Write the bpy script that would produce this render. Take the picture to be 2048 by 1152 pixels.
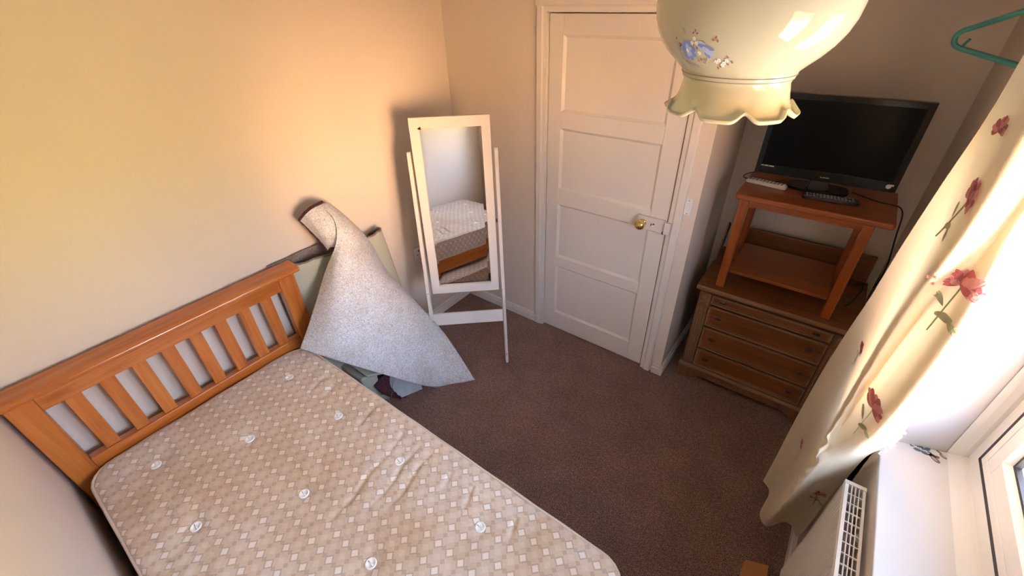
import bpy, bmesh, math, random
from mathutils import Vector, Matrix
PI = math.pi
random.seed(7)
for o in list(bpy.data.objects): bpy.data.objects.remove(o)
scn = bpy.context.scene
COL = scn.collection

# ------------------------------------------------------------------ camera
cam_d = bpy.data.cameras.new('camera'); cam = bpy.data.objects.new('camera', cam_d); COL.objects.link(cam)
cam_d.sensor_width = 36; cam_d.lens = 866.1 / 2048 * 36; cam_d.clip_start = 0.02
Rr = Vector((0.80161704, 0.59724233, -0.02667793)); Rd = Vector((0.3224996, -0.46957055, -0.82188655)); Rf = Vector((-0.50339261, 0.65023464, -0.56902617))
M = Matrix.Identity(4)
for i in range(3):
    M[i][0] = Rr[i]; M[i][1] = -Rd[i]; M[i][2] = -Rf[i]
M[0][3], M[1][3], M[2][3] = 2.1118, -2.1465, 2.0923
cam.matrix_world = M
scn.camera = cam

# ------------------------------------------------------------------ sky and daylight
world = bpy.data.worlds.new('world'); scn.world = world; world.use_nodes = True
wn = world.node_tree.nodes; wl = world.node_tree.links; wn.clear()
w_out = wn.new('ShaderNodeOutputWorld'); w_bg = wn.new('ShaderNodeBackground')
w_tc = wn.new('ShaderNodeTexCoord'); w_sep = wn.new('ShaderNodeSeparateXYZ'); w_rmp = wn.new('ShaderNodeValToRGB')
w_map = wn.new('ShaderNodeMapRange')
w_map.inputs['From Min'].default_value = -1; w_map.inputs['From Max'].default_value = 1
wl.new(w_tc.outputs['Generated'], w_sep.inputs[0]); wl.new(w_sep.outputs['Z'], w_map.inputs['Value'])
wl.new(w_map.outputs[0], w_rmp.inputs['Fac'])
# what lies outside: pale paving low down, sunlit brick (one side) and foliage (the other) up to about 13 degrees, then open sky, and an added dimming overhead that holds down the light on the sill
def fill_ramp(ramp, stops):
    e = ramp.color_ramp.elements
    while len(e) < len(stops): e.new(0.5)
    for q, (z_, c_) in zip(e, stops): q.position = (z_+1)/2; q.color = (*c_, 1)
def outside(warm):
    w1 = tuple(c*0.8 for c in warm)
    return [(-1.0, (0.45, 0.50, 0.60)), (-0.50, (0.80, 0.92, 1.10)), (-0.42, (0.80, 0.88, 1.0)), (-0.34, w1), (0.0, warm), (0.06, warm), (0.14, (1.0, 1.03, 1.22)),
            (0.46, (0.95, 1.16, 1.66)), (0.56, (0.40, 0.50, 0.72)), (0.70, (0.16, 0.22, 0.34)), (1.0, (0.08, 0.11, 0.17))]
w_rmp2 = wn.new('ShaderNodeValToRGB'); wl.new(w_map.outputs[0], w_rmp2.inputs['Fac'])
fill_ramp(w_rmp, outside((1.55, 0.82, 0.38))); fill_ramp(w_rmp2, outside((1.30, 0.95, 0.30)))
w_my = wn.new('ShaderNodeMapRange'); w_my.inputs['From Min'].default_value = -0.32; w_my.inputs['From Max'].default_value = 0.12
wl.new(w_sep.outputs['Y'], w_my.inputs['Value'])
w_mix = wn.new('ShaderNodeMix'); w_mix.data_type = 'RGBA'
wl.new(w_my.outputs[0], w_mix.inputs[0]); wl.new(w_rmp.outputs[0], w_mix.inputs[6]); wl.new(w_rmp2.outputs[0], w_mix.inputs[7])
w_nz = wn.new('ShaderNodeTexNoise'); w_nz.inputs['Scale'].default_value = 14; w_nz.inputs['Detail'].default_value = 5
wl.new(w_tc.outputs['Generated'], w_nz.inputs['Vector'])
w_nr = wn.new('ShaderNodeMapRange'); w_nr.inputs['From Min'].default_value = 0.35; w_nr.inputs['From Max'].default_value = 0.65
w_nr.inputs['To Min'].default_value = 0.7; w_nr.inputs['To Max'].default_value = 1.3; wl.new(w_nz.outputs['Fac'], w_nr.inputs['Value'])
w_mul = wn.new('ShaderNodeMix'); w_mul.data_type = 'RGBA'; w_mul.blend_type = 'MULTIPLY'; w_mul.inputs[0].default_value = 1
wl.new(w_mix.outputs[2], w_mul.inputs[6]); wl.new(w_nr.outputs[0], w_mul.inputs[7])
# one sunlit house front opposite catches the sun
w_nrm = wn.new('ShaderNodeVectorMath'); w_nrm.operation = 'NORMALIZE'; wl.new(w_tc.outputs['Generated'], w_nrm.inputs[0])
w_dot = wn.new('ShaderNodeVectorMath'); w_dot.operation = 'DOT_PRODUCT'; wl.new(w_nrm.outputs[0], w_dot.inputs[0]); w_dot.inputs[1].default_value = (0.932, -0.358, 0.055)
w_lob = wn.new('ShaderNodeMapRange'); w_lob.interpolation_type = 'SMOOTHSTEP'; w_lob.inputs['From Min'].default_value = 0.972; w_lob.inputs['From Max'].default_value = 0.992; w_lob.inputs['To Max'].default_value = 1.0
wl.new(w_dot.outputs['Value'], w_lob.inputs['Value'])
w_add = wn.new('ShaderNodeMix'); w_add.data_type = 'RGBA'; w_add.blend_type = 'ADD'; w_add.inputs[7].default_value = (4.1, 2.3, 1.1, 1)
wl.new(w_lob.outputs[0], w_add.inputs[0]); wl.new(w_mul.outputs[2], w_add.inputs[6])
w_bg.inputs['Strength'].default_value = 13.6
wl.new(w_add.outputs[2], w_bg.inputs['Color']); wl.new(w_bg.outputs[0], w_out.inputs['Surface'])

scn.view_settings.view_transform = 'Standard'; scn.view_settings.look = 'None'
scn.view_settings.gamma = 1; scn.view_settings.use_curve_mapping = False
scn.view_settings.exposure = 1.0

# ------------------------------------------------------------------ helpers
class MB:
    """collects geometry and links it as one mesh object"""
    def __init__(s): s.bm = bmesh.new()
    def face(s, vs, m=0):
        try:
            f = s.bm.faces.new(vs); f.material_index = m; return f
        except ValueError: return None
    def box(s, x0, x1, y0, y1, z0, z1, m=0, T=None):
        P = [Vector((x, y, z)) for z in (z0, z1) for y in (y0, y1) for x in (x0, x1)]
        if T is not None: P = [T @ p for p in P]
        v = [s.bm.verts.new(p) for p in P]
        for q in ((0, 2, 3, 1), (4, 5, 7, 6), (0, 1, 5, 4), (2, 6, 7, 3), (0, 4, 6, 2), (1, 3, 7, 5)): s.face([v[i] for i in q], m)
        return s
    def prism(s, pts, a0, a1, axis='z', m=0, T=None):
        def mk(p, a):
            q = {'z': (p[0], p[1], a), 'y': (p[0], a, p[1]), 'x': (a, p[0], p[1])}[axis]
            q = Vector(q); return T @ q if T is not None else q
        lo = [s.bm.verts.new(mk(p, a0)) for p in pts]; hi = [s.bm.verts.new(mk(p, a1)) for p in pts]
        n = len(pts); s.face(lo[::-1], m); s.face(hi, m)
        for i in range(n): s.face([lo[i], lo[(i+1) % n], hi[(i+1) % n], hi[i]], m)
        return s
    def tube(s, pts, r, n=8, m=0, cap=True, closed=False):
        P = [Vector(p) for p in pts]; rings = []
        up = Vector((0, 0, 1)); N = len(P); prev = None
        for i, p in enumerate(P):
            a = P[(i-1) % N] if (i > 0 or closed) else p; b = P[(i+1) % N] if (i < N-1 or closed) else p
            t = (b-a).normalized()
            if prev is None:
                u = t.cross(up)
                if u.length < 1e-3: u = t.cross(Vector((1, 0, 0)))
            else: u = prev - t * prev.dot(t)
            u.normalize(); prev = u; w = t.cross(u)
            rr = r[i] if isinstance(r, (list, tuple)) else r
            rings.append([s.bm.verts.new(p + (u*math.cos(k/n*2*PI) + w*math.sin(k/n*2*PI))*rr) for k in range(n)])
        rng = range(N if closed else N-1)
        for i in rng:
            A = rings[i]; B = rings[(i+1) % N]
            for k in range(n): s.face([A[k], A[(k+1) % n], B[(k+1) % n], B[k]], m)
        if cap and not closed: s.face(rings[0][::-1], m); s.face(rings[-1], m)
        return s
    def lathe(s, prof, c=(0, 0, 0), n=32, m=0, axis='z', cap0=False, cap1=False, T=None):
        c = Vector(c); rings = []
        for (r, h) in prof:
            ring = []
            for k in range(n):
                a = k/n*2*PI
                q = {'z': (r*math.cos(a), r*math.sin(a), h), 'y': (r*math.cos(a), h, r*math.sin(a)), 'x': (h, r*math.cos(a), r*math.sin(a))}[axis]
                q = Vector(q)+c; ring.append(s.bm.verts.new(T @ q if T is not None else q))
            rings.append(ring)
        for A, B in zip(rings, rings[1:]):
            for k in range(n): s.face([A[k], A[(k+1) % n], B[(k+1) % n], B[k]], m)
        if cap0: s.face(rings[0][::-1], m)
        if cap1: s.face(rings[-1], m)
        return s
    def grid(s, f, nu, nv, m=0):
        V = [[s.bm.verts.new(f(i/nu, j/nv)) for j in range(nv+1)] for i in range(nu+1)]
        for i in range(nu):
            for j in range(nv): s.face([V[i][j], V[i+1][j], V[i+1][j+1], V[i][j+1]], m)
        return s
    def fan(s, f, pts, c, m=0, rings=2):
        """flat shape (outline pts round centre c, 2D) laid on the surface f(x, y)"""
        cv = s.bm.verts.new(f(*c)); prev = None
        for k in range(1, rings+1):
            ring = [s.bm.verts.new(f(c[0]+(p[0]-c[0])*k/rings, c[1]+(p[1]-c[1])*k/rings)) for p in pts]
            n = len(ring)
            for i in range(n):
                if prev is None: s.face([cv, ring[i], ring[(i+1) % n]], m)
                else: s.face([prev[i], ring[i], ring[(i+1) % n], prev[(i+1) % n]], m)
            prev = ring
        return s
    def build(s, name, mats, parent=None, smooth=False, bevel=0, solid=0, seg=2, sub=0, off=-1, fix=True):
        if fix: bmesh.ops.recalc_face_normals(s.bm, faces=s.bm.faces[:])
        if parent is not None:
            inv = Matrix.Translation(-Vector(parent.get('_o', (0, 0, 0)))) ; s.bm.transform(inv)
        me = bpy.data.meshes.new(name); s.bm.to_mesh(me); s.bm.free()
        for m in (mats if isinstance(mats, (list, tuple)) else [mats]): me.materials.append(m)
        o = bpy.data.objects.new(name, me); COL.objects.link(o)
        if parent is not None: o.parent = parent
        if smooth:
            for p in me.polygons: p.use_smooth = True
        if solid:
            md = o.modifiers.new('solid', 'SOLIDIFY'); md.thickness = solid; md.offset = off
            if len(me.materials) > 1 and solid > 0.004: md.material_offset_rim = 1; md.material_offset = 1
        if bevel:
            md = o.modifiers.new('bevel', 'BEVEL'); md.width = bevel; md.segments = seg; md.limit_method = 'ANGLE'; md.angle_limit = 0.6
            md.harden_normals = False
        if sub:
            md = o.modifiers.new('sub', 'SUBSURF'); md.levels = sub; md.render_levels = sub
        return o

def tag(o, label=None, cat=None, group=None, kind=None):
    if label: o['label'] = label
    if cat: o['category'] = cat
    if group: o['group'] = group
    if kind: o['kind'] = kind
    return o
def thing(name, label, cat, loc=(0, 0, 0), rotz=0, group=None, kind=None):
    """Empty at the base; parts are modelled in place when rotz == 0, else in local axes"""
    o = bpy.data.objects.new(name, None); COL.objects.link(o); o.empty_display_size = 0.05
    o.location = loc; o.rotation_euler = (0, 0, rotz)
    o['_o'] = tuple(loc) if rotz == 0 else (0.0, 0.0, 0.0)
    return tag(o, label, cat, group, kind)
def sub(parent, obj):
    """re-parent a part under another part that shares its origin"""
    obj.parent = parent; return obj

# ------------------------------------------------------------------ materials
def mat(name, rgb, rough=0.6, spec=0.5, metal=0, coat=0, sheen=0):
    m = bpy.data.materials.new(name); m.use_nodes = True; b = m.node_tree.nodes['Principled BSDF']
    b.inputs['Base Color'].default_value = (*rgb, 1); b.inputs['Roughness'].default_value = rough
    b.inputs['Specular IOR Level'].default_value = spec; b.inputs['Metallic'].default_value = metal
    b.inputs['Coat Weight'].default_value = coat; b.inputs['Sheen Weight'].default_value = sheen
    return m
class NT:
    def __init__(s, m): s.n = m.node_tree.nodes; s.l = m.node_tree.links; s.b = s.n['Principled BSDF']
    def coord(s, scale=(1, 1, 1), out='Object', rot=(0, 0, 0)):
        t = s.n.new('ShaderNodeTexCoord'); mp = s.n.new('ShaderNodeMapping'); mp.inputs['Scale'].default_value = scale; mp.inputs['Rotation'].default_value = rot
        s.l.new(t.outputs[out], mp.inputs[0]); return mp.outputs[0]
    def noise(s, vec, scale, detail=3, rough=0.5, dist=0):
        n = s.n.new('ShaderNodeTexNoise'); n.inputs['Scale'].default_value = scale; n.inputs['Detail'].default_value = detail
        n.inputs['Roughness'].default_value = rough; n.inputs['Distortion'].default_value = dist
        s.l.new(vec, n.inputs['Vector']); return n.outputs['Fac']
    def ramp(s, fac, stops):
        r = s.n.new('ShaderNodeValToRGB'); e = r.color_ramp.elements
        while len(e) < len(stops): e.new(0.5)
        for q, (p_, c_) in zip(e, stops): q.position = p_; q.color = (*c_, 1)
        s.l.new(fac, r.inputs[0]); return r.outputs[0]
    def math(s, op, a, b=None, c=None):
        n = s.n.new('ShaderNodeMath'); n.operation = op
        for i, v in enumerate((a, b, c)):
            if v is None: continue
            if isinstance(v, (int, float)): n.inputs[i].default_value = v
            else: s.l.new(v, n.inputs[i])
        return n.outputs[0]
    def mix(s, fac, a, b, mode='MIX'):
        n = s.n.new('ShaderNodeMix'); n.data_type = 'RGBA'; n.blend_type = mode
        for k, v in ((0, fac), (6, a), (7, b)):
            if isinstance(v, (int, float)): n.inputs[k].default_value = v
            elif isinstance(v, tuple): n.inputs[k].default_value = (*v, 1)
            else: s.l.new(v, n.inputs[k])
        return n.outputs[2]
    def sep(s, vec):
        n = s.n.new('ShaderNodeSeparateXYZ'); s.l.new(vec, n.inputs[0]); return n.outputs
    def color(s, c): s.l.new(c, s.b.inputs['Base Color'])
    def bump(s, h, strength=0.3, dist=0.002):
        n = s.n.new('ShaderNodeBump'); n.inputs['Strength'].default_value = strength; n.inputs['Distance'].default_value = dist
        s.l.new(h, n.inputs['Height']); s.l.new(n.outputs[0], s.b.inputs['Normal'])

def paint(name, rgb, var=0.02, rough=0.75):
    m = mat(name, rgb, rough, 0.3); t = NT(m); v = t.coord()
    n1 = t.noise(v, 1.7, 4); n2 = t.noise(v, 180, 2)
    t.color(t.ramp(n1, [(0.3, tuple(c*(1-var) for c in rgb)), (0.7, tuple(min(1, c*(1+var)) for c in rgb))]))
    t.bump(n2, 0.12, 0.001); return m
def wood(name, light, mid, dark, axis='x', rough=0.35, knots=True, coat=0.3, scale=1.0):
    m = mat(name, mid, rough, 0.5, coat=coat); m.node_tree.nodes['Principled BSDF'].inputs['Coat Roughness'].default_value = 0.2
    t = NT(m); k = {'x': (1.2, 14, 14), 'y': (14, 1.2, 14), 'z': (14, 14, 1.2)}[axis]; k = tuple(a*scale for a in k)
    v = t.coord(k); n1 = t.noise(v, 1.6, 5, 0.6, 0.6); k2 = {'x': (3, 90, 90), 'y': (90, 3, 90), 'z': (90, 90, 3)}[axis]
    n2 = t.noise(t.coord(k2), 1.0, 3)
    c = t.ramp(n1, [(0.25, dark), (0.48, mid), (0.75, light)])
    c = t.mix(0.35, c, t.ramp(n2, [(0.3, (0.55, 0.5, 0.45)), (0.65, (1, 1, 1))]), 'MULTIPLY')
    if knots:
        kk = {'x': (2.2, 6, 6), 'y': (6, 2.2, 6), 'z': (6, 6, 2.2)}[axis]
        vo = t.n.new('ShaderNodeTexVoronoi'); vo.inputs['Scale'].default_value = 1.0; t.l.new(t.coord(kk), vo.inputs['Vector'])
        kf = t.ramp(vo.outputs['Distance'], [(0.03, (0.16, 0.06, 0.03)), (0.09, (0.6, 0.42, 0.3)), (0.16, (1, 1, 1))])
        c = t.mix(0.9, c, kf, 'MULTIPLY')
    t.color(c); t.bump(n2, 0.08, 0.001); return m

M_wall = paint('magnolia_paint', (0.72, 0.625, 0.54))
M_ceil = paint('ceiling_paint', (0.66, 0.62, 0.57))
M_gloss = paint('white_gloss_paint', (0.74, 0.675, 0.625), 0.03, 0.38)
M_reveal = paint('white_reveal_paint', (0.66, 0.65, 0.66), 0.02, 0.6)
M_upvc = mat('white_plastic_frame', (0.72, 0.72, 0.72), 0.3, 0.5)
M_rad = mat('radiator_enamel', (0.78, 0.74, 0.70), 0.4, 0.5)
M_gasket = mat('black_rubber', (0.012, 0.012, 0.015), 0.5)
M_dark = mat('dark_gap', (0.02, 0.015, 0.012), 0.9)
M_black = mat('black_plastic', (0.012, 0.012, 0.014), 0.35, 0.5)
M_brass = mat('polished_brass', (0.85, 0.60, 0.22), 0.16, 0.5, metal=1)
M_white = mat('white_plastic', (0.82, 0.80, 0.78), 0.35)
M_mirrorw = paint('white_satin_wood', (0.71, 0.66, 0.63), 0.02, 0.45)
M_glassmirror = mat('mirror_silver', (0.90, 0.89, 0.87), 0.015, 0.5, metal=1)
M_pineY = wood('orange_pine_lengthwise', (0.64, 0.225, 0.045), (0.52, 0.150, 0.026), (0.36, 0.085, 0.012), 'y', 0.24, True, 0.6)
M_pineZ = wood('orange_pine_upright', (0.66, 0.235, 0.045), (0.54, 0.155, 0.027), (0.34, 0.078, 0.012), 'z')
M_pineX = wood('orange_pine_rail', (0.62, 0.225, 0.05), (0.50, 0.150, 0.03), (0.34, 0.085, 0.015), 'x')
M_tabX = wood('cherry_stained_wood', (0.38, 0.10, 0.02), (0.30, 0.072, 0.013), (0.19, 0.042, 0.008), 'x', 0.3, False)
M_tabZ = wood('cherry_stained_upright', (0.42, 0.11, 0.022), (0.33, 0.078, 0.014), (0.21, 0.045, 0.009), 'z', 0.3, False)
M_chX = wood('brown_stained_drawer', (0.26, 0.098, 0.030), (0.20, 0.070, 0.020), (0.13, 0.042, 0.011), 'x', 0.45, False, 0.1)
M_chZ = wood('limed_brown_wood', (0.25, 0.125, 0.065), (0.19, 0.090, 0.044), (0.12, 0.055, 0.025), 'z', 0.55, False, 0.0)
M_chM = wood('limed_moulding', (0.36, 0.21, 0.13), (0.27, 0.145, 0.082), (0.17, 0.085, 0.045), 'x', 0.55, False, 0.0)
M_bronze = mat('aged_bronze', (0.16, 0.12, 0.08), 0.35, 0.5, metal=0.9)

def carpet_mat():
    m = mat('brown_carpet', (0.12, 0.07, 0.055), 0.95, 0.1, sheen=0.15); t = NT(m); v = t.coord()
    n1 = t.noise(v, 230, 2, 0.6); n2 = t.noise(v, 5, 4, 0.6); n3 = t.noise(v, 60, 3, 0.7)
    c = t.ramp(n1, [(0.34, (0.085, 0.048, 0.038)), (0.5, (0.235, 0.142, 0.115)), (0.66, (0.50, 0.34, 0.29))])
    c = t.mix(0.75, c, t.ramp(n3, [(0.32, (0.62, 0.6, 0.6)), (0.68, (1.25, 1.22, 1.2))]), 'MULTIPLY')
    c = t.mix(0.6, c, t.ramp(n2, [(0.35, (0.80, 0.76, 0.74)), (0.65, (1.12, 1.1, 1.1))]), 'MULTIPLY')
    t.color(c); t.bump(t.math('ADD', n1, t.math('MULTIPLY', n3, 0.8)), 0.9, 0.006); return m
M_carpet = carpet_mat()

def mattress_mat():
    m = mat('damask_ticking', (0.68, 0.57, 0.46), 0.5, 0.3, sheen=0.3); t = NT(m)
    v = t.coord(); x, y, z = t.sep(v)
    # two interleaved lattices of small diamonds, 52 mm by 62 mm
    def diamonds(ox, oy, size, hx=0.052, hy=0.064):
        a = t.math('ABSOLUTE', t.math('SUBTRACT', t.math('FRACT', t.math('MULTIPLY', t.math('ADD', xx, ox), 1/hx)), 0.5))
        b = t.math('ABSOLUTE', t.math('SUBTRACT', t.math('FRACT', t.math('MULTIPLY', t.math('ADD', yy, oy), 1/hy)), 0.5))
        s_ = t.math('ADD', t.math('MULTIPLY', a, hx), t.math('MULTIPLY', b, hy))
        return t.math('LESS_THAN', s_, size)
    wob = t.noise(v, 3, 2); xx = t.math('ADD', x, t.math('MULTIPLY', wob, 0.012)); 
    zz = t.math('MULTIPLY', z, 1.0)
    yy = t.math('ADD', t.math('ADD', y, zz), t.math('MULTIPLY', t.noise(v, 2.3, 2), 0.012))
    base = t.ramp(t.noise(v, 9, 4), [(0.3, (0.63, 0.51, 0.40)), (0.7, (0.70, 0.585, 0.47))])
    stripes = t.math('GREATER_THAN', t.math('FRACT', t.math('MULTIPLY', t.math('ADD', xx, yy), 190)), 0.5)
    d1 = diamonds(0, 0, 0.0135); d2 = diamonds(0.026, 0.032, 0.0135)
    f1 = diamonds(0, 0, 0.0205); f2 = diamonds(0.026, 0, 0.010); f3 = diamonds(0, 0.032, 0.010)
    c = t.mix(f1, base, (0.53, 0.41, 0.31)); c = t.mix(t.math('MULTIPLY', stripes, 0.22), c, (0.72, 0.62, 0.52))
    c = t.mix(t.math('MULTIPLY', t.math('MAXIMUM', f2, f3), 0.7), c, (0.50, 0.38, 0.28))
    c = t.mix(t.math('MULTIPLY', d2, 0.55), c, (0.76, 0.67, 0.58)); c = t.mix(d1, c, (0.84, 0.78, 0.72))
    st = t.noise(v, 2.2, 5, 0.6)
    c = t.mix(0.8, c, t.ramp(st, [(0.36, (0.88, 0.76, 0.63)), (0.56, (1, 1, 1))]), 'MULTIPLY')
    t.color(c); t.bump(t.math('ADD', t.math('MULTIPLY', t.noise(t.coord((5, 40, 40)), 1, 3), 0.6), t.noise(v, 14, 3)), 0.6, 0.008); return m
M_mat = mattress_mat()
M_piping = mat('cream_piping', (0.66, 0.56, 0.46), 0.6)
M_tuft = mat('white_felt_tuft', (0.93, 0.91, 0.88), 0.8)

def felt_mat(name, lo, hi, s=1.0):
    m = mat(name, hi, 0.95, 0.1); t = NT(m)
    n1 = t.noise(t.coord((1, 1, 1)), 130*s, 3, 0.75, 1.5); n0 = t.noise(t.coord((3, 1, 1)), 300, 2); n2 = t.noise(t.coord(), 7, 4, 0.6)
    c = t.ramp(n1, [(0.36, lo), (0.60, hi)])
    c = t.mix(0.8, c, t.ramp(n2, [(0.35, (0.84, 0.80, 0.77)), (0.6, (1, 1, 1))]), 'MULTIPLY')
    t.color(c); t.bump(t.math('ADD', n1, n0), 0.5, 0.003); return m
M_felt = felt_mat('grey_felt_backing', (0.42, 0.41, 0.42), (0.86, 0.86, 0.89))
M_feltb = felt_mat('beige_backing', (0.36, 0.34, 0.27), (0.52, 0.49, 0.40), 1.5)
M_backing = mat('pale_green_backing', (0.47, 0.46, 0.36), 0.9)
t_ = NT(M_backing); t_.bump(t_.noise(t_.coord(), 200, 3), 0.4, 0.002)
M_maroon = felt_mat('maroon_pile', (0.035, 0.012, 0.016), (0.13, 0.05, 0.06), 1.2)
M_greypile = felt_mat('grey_brown_pile', (0.13, 0.105, 0.095), (0.33, 0.28, 0.26), 1.0)
M_underlay = felt_mat('blue_grey_underlay', (0.40, 0.44, 0.47), (0.56, 0.60, 0.63), 1.0)

def cloth_mat(name, rgb):
    m = mat(name, rgb, 0.8, 0.2, sheen=0.2); t = NT(m); v = t.coord((1, 1, 0.6))
    t.bump(t.math('ADD', t.noise(t.coord(), 500, 2), t.math('MULTIPLY', t.noise(v, 14, 4), 5)), 0.35, 0.0035)
    tr = t.n.new('ShaderNodeBsdfTranslucent'); tr.inputs['Color'].default_value = (*rgb, 1)
    mx = t.n.new('ShaderNodeMixShader'); mx.inputs[0].default_value = 0.20
    out = [n for n in t.n if n.type == 'OUTPUT_MATERIAL'][0]
    t.l.new(t.b.outputs[0], mx.inputs[1]); t.l.new(tr.outputs[0], mx.inputs[2]); t.l.new(mx.outputs[0], out.inputs[0]); return m
M_curtain = cloth_mat('cream_curtain_cloth', (0.70, 0.60, 0.43))
M_rose = mat('dusky_red_thread', (0.42, 0.10, 0.11), 0.7); M_rose2 = mat('pink_thread', (0.62, 0.26, 0.25), 0.7)
M_sage = mat('sage_green_thread', (0.36, 0.37, 0.22), 0.7)
M_thread = mat('white_thread', (0.85, 0.82, 0.78), 0.8)
M_fl_blue = mat('blue_enamel', (0.20, 0.25, 0.52), 0.25); M_fl_pale = mat('pale_blue_enamel', (0.42, 0.45, 0.60), 0.25)
M_fl_red = mat('red_brown_enamel', (0.33, 0.10, 0.07), 0.3); M_fl_white = mat('white_enamel', (0.85, 0.80, 0.70), 0.25); M_fl_grey = mat('grey_green_enamel', (0.34, 0.32, 0.27), 0.3)
M_hanger = mat('teal_plastic', (0.03, 0.21, 0.17), 0.35)
def opal():
    m = mat('cream_opal_glass', (0.52, 0.45, 0.295), 0.035, 0.25, coat=0.0); b = m.node_tree.nodes['Principled BSDF']
    b.inputs['Subsurface Weight'].default_value = 0.2; b.inputs['Subsurface Radius'].default_value = (0.02, 0.02, 0.015); b.inputs['Subsurface Scale'].default_value = 1.0
    b.inputs['Coat Roughness'].default_value = 0.02; return m
M_opal = opal()
def window_glass():
    m = bpy.data.materials.new('window_glass'); m.use_nodes = True; n = m.node_tree.nodes; l = m.node_tree.links; n.clear()
    o = n.new('ShaderNodeOutputMaterial'); mx = n.new('ShaderNodeMixShader'); tr = n.new('ShaderNodeBsdfTransparent'); g = n.new('ShaderNodeBsdfGlossy')
    g.inputs['Roughness'].default_value = 0.0; tr.inputs['Color'].default_value = (0.95, 0.97, 0.97, 1)
    lw = n.new('ShaderNodeLayerWeight'); lw.inputs['Blend'].default_value = 0.5
    pw = n.new('ShaderNodeMath'); pw.operation = 'POWER'; pw.inputs[1].default_value = 4; l.new(lw.outputs['Facing'], pw.inputs[0])
    ml = n.new('ShaderNodeMath'); ml.operation = 'MULTIPLY_ADD'; ml.inputs[1].default_value = 0.6; ml.inputs[2].default_value = 0.03; l.new(pw.outputs[0], ml.inputs[0])
    l.new(ml.outputs[0], mx.inputs[0]); l.new(tr.outputs[0], mx.inputs[1]); l.new(g.outputs[0], mx.inputs[2]); l.new(mx.outputs[0], o.inputs[0]); return m
M_glass = window_glass()
M_screen = mat('tv_screen', (0.003, 0.003, 0.0035), 0.25, 0.08)
M_tvframe = mat('gloss_black_bezel', (0.006, 0.007, 0.009), 0.15, 0.25)
M_greymark = mat('silver_print', (0.45, 0.45, 0.46), 0.4)
M_remote = mat('pale_grey_plastic', (0.62, 0.57, 0.50), 0.4)
M_btn = mat('dark_grey_rubber', (0.06, 0.055, 0.055), 0.6)
M_box = mat('tan_wood_block', (0.50, 0.20, 0.07), 0.6)

# ------------------------------------------------------------------ room shell
def struct(mb, name, m, **k):
    o = mb.build(name, m, **k); o['kind'] = 'structure'; return o
CH = 2.40
struct(MB().box(-0.15, 2.9, -2.6, 0.8, -0.1, 0.0), 'floor', M_carpet)
struct(MB().box(-0.15, 2.9, -2.6, 0.8, CH, CH+0.1), 'ceiling', M_ceil)
struct(MB().box(-0.12, 0.0, -2.56, 0.12, 0, CH), 'wall_left', M_wall)
struct(MB().box(0.0, 2.8, -2.56, -2.445, 0, CH), 'wall_near', M_wall)
mb = MB().box(0.0, 0.735, 0, 0.12, 0, CH).box(0.735, 1.511, 0, 0.12, 1.997, CH).box(1.511, 1.639, 0, 0.68, 0, CH)
struct(mb, 'wall_back', M_wall)
struct(MB().box(1.511, 2.8, 0.68, 0.78, 0, CH), 'wall_alcove', M_wall)
struct(MB().box(0.6, 1.511, 0.1205, 0.20, 0, CH), 'wall_light_block', M_wall)  # unseen slab added behind the door to stop outside light leaking through its gaps
WX0, WX1, SZ, HZ = 2.515, 2.79, 0.88, 2.06
mb = MB().prism([(WX0, 0.68), (WX0, -0.785), (2.67, -0.735), (2.70, -0.725), (WX1, -0.725), (WX1, 0.68)], 0, CH)
mb.box(WX0, WX1, -2.10, -0.735, 0, SZ).box(WX0, WX1, -2.10, -0.72, HZ, CH)
mb.prism([(WX0, -2.445), (WX1, -2.445), (WX1, -2.105), (2.70, -2.105), (2.67, -2.10), (WX0, -2.05)], 0, CH)
struct(mb, 'wall_right', [M_wall])
# reveal lining, wall paint darkened in colour to tame the strong daylight there (thin skim on the splayed side and head)
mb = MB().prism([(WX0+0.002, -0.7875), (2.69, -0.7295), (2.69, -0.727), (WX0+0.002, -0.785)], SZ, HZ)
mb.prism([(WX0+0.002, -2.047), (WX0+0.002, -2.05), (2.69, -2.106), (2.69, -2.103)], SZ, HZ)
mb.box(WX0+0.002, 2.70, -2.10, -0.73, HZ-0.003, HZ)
M_side = paint('darkened_reveal_paint', (0.55, 0.515, 0.505), 0.02, 0.7)
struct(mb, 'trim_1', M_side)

def skirting(name, p0, p1, n, h=0.075):
    """moulded skirting from p0 to p1 with n pointing into the room"""
    p0 = Vector((*p0, 0)); p1 = Vector((*p1, 0)); n = Vector((*n, 0)); d = (p1-p0)
    prof = [(0, 0), (0.016, 0), (0.016, h-0.028), (0.010, h-0.022), (0.010, h-0.010), (0.004, h), (0, h)]
    mb = MB(); N = 24; ring0 = None
    rings = []
    for i in range(N+1):
        q = p0+d*i/N; wob = random.uniform(-0.0015, 0.0015)
        rings.append([mb.bm.verts.new(q+n*a+Vector((0, 0, b if b > 0 else 0.001))) for a, b in prof])
    for A, B in zip(rings, rings[1:]):
        for k in range(len(prof)): mb.face([A[k], A[(k+1) % len(prof)], B[(k+1) % len(prof)], B[k]])
    mb.face(rings[0]); mb.face(rings[-1])
    return struct(mb, name, M_gloss)
skirting('baseboard_left', (0, -2.44), (0, -0.001), (1, 0))
skirting('baseboard_back', (0.017, 0), (0.671, 0), (0, -1))
skirting('baseboard_back_right', (1.585, 0), (1.655, 0), (0, -1))
skirting('baseboard_alcove', (1.639, -0.015), (1.639, 0.68), (1, 0))
skirting('baseboard_right', (WX0, 0.67), (WX0, -2.44), (-1, 0))

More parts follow.
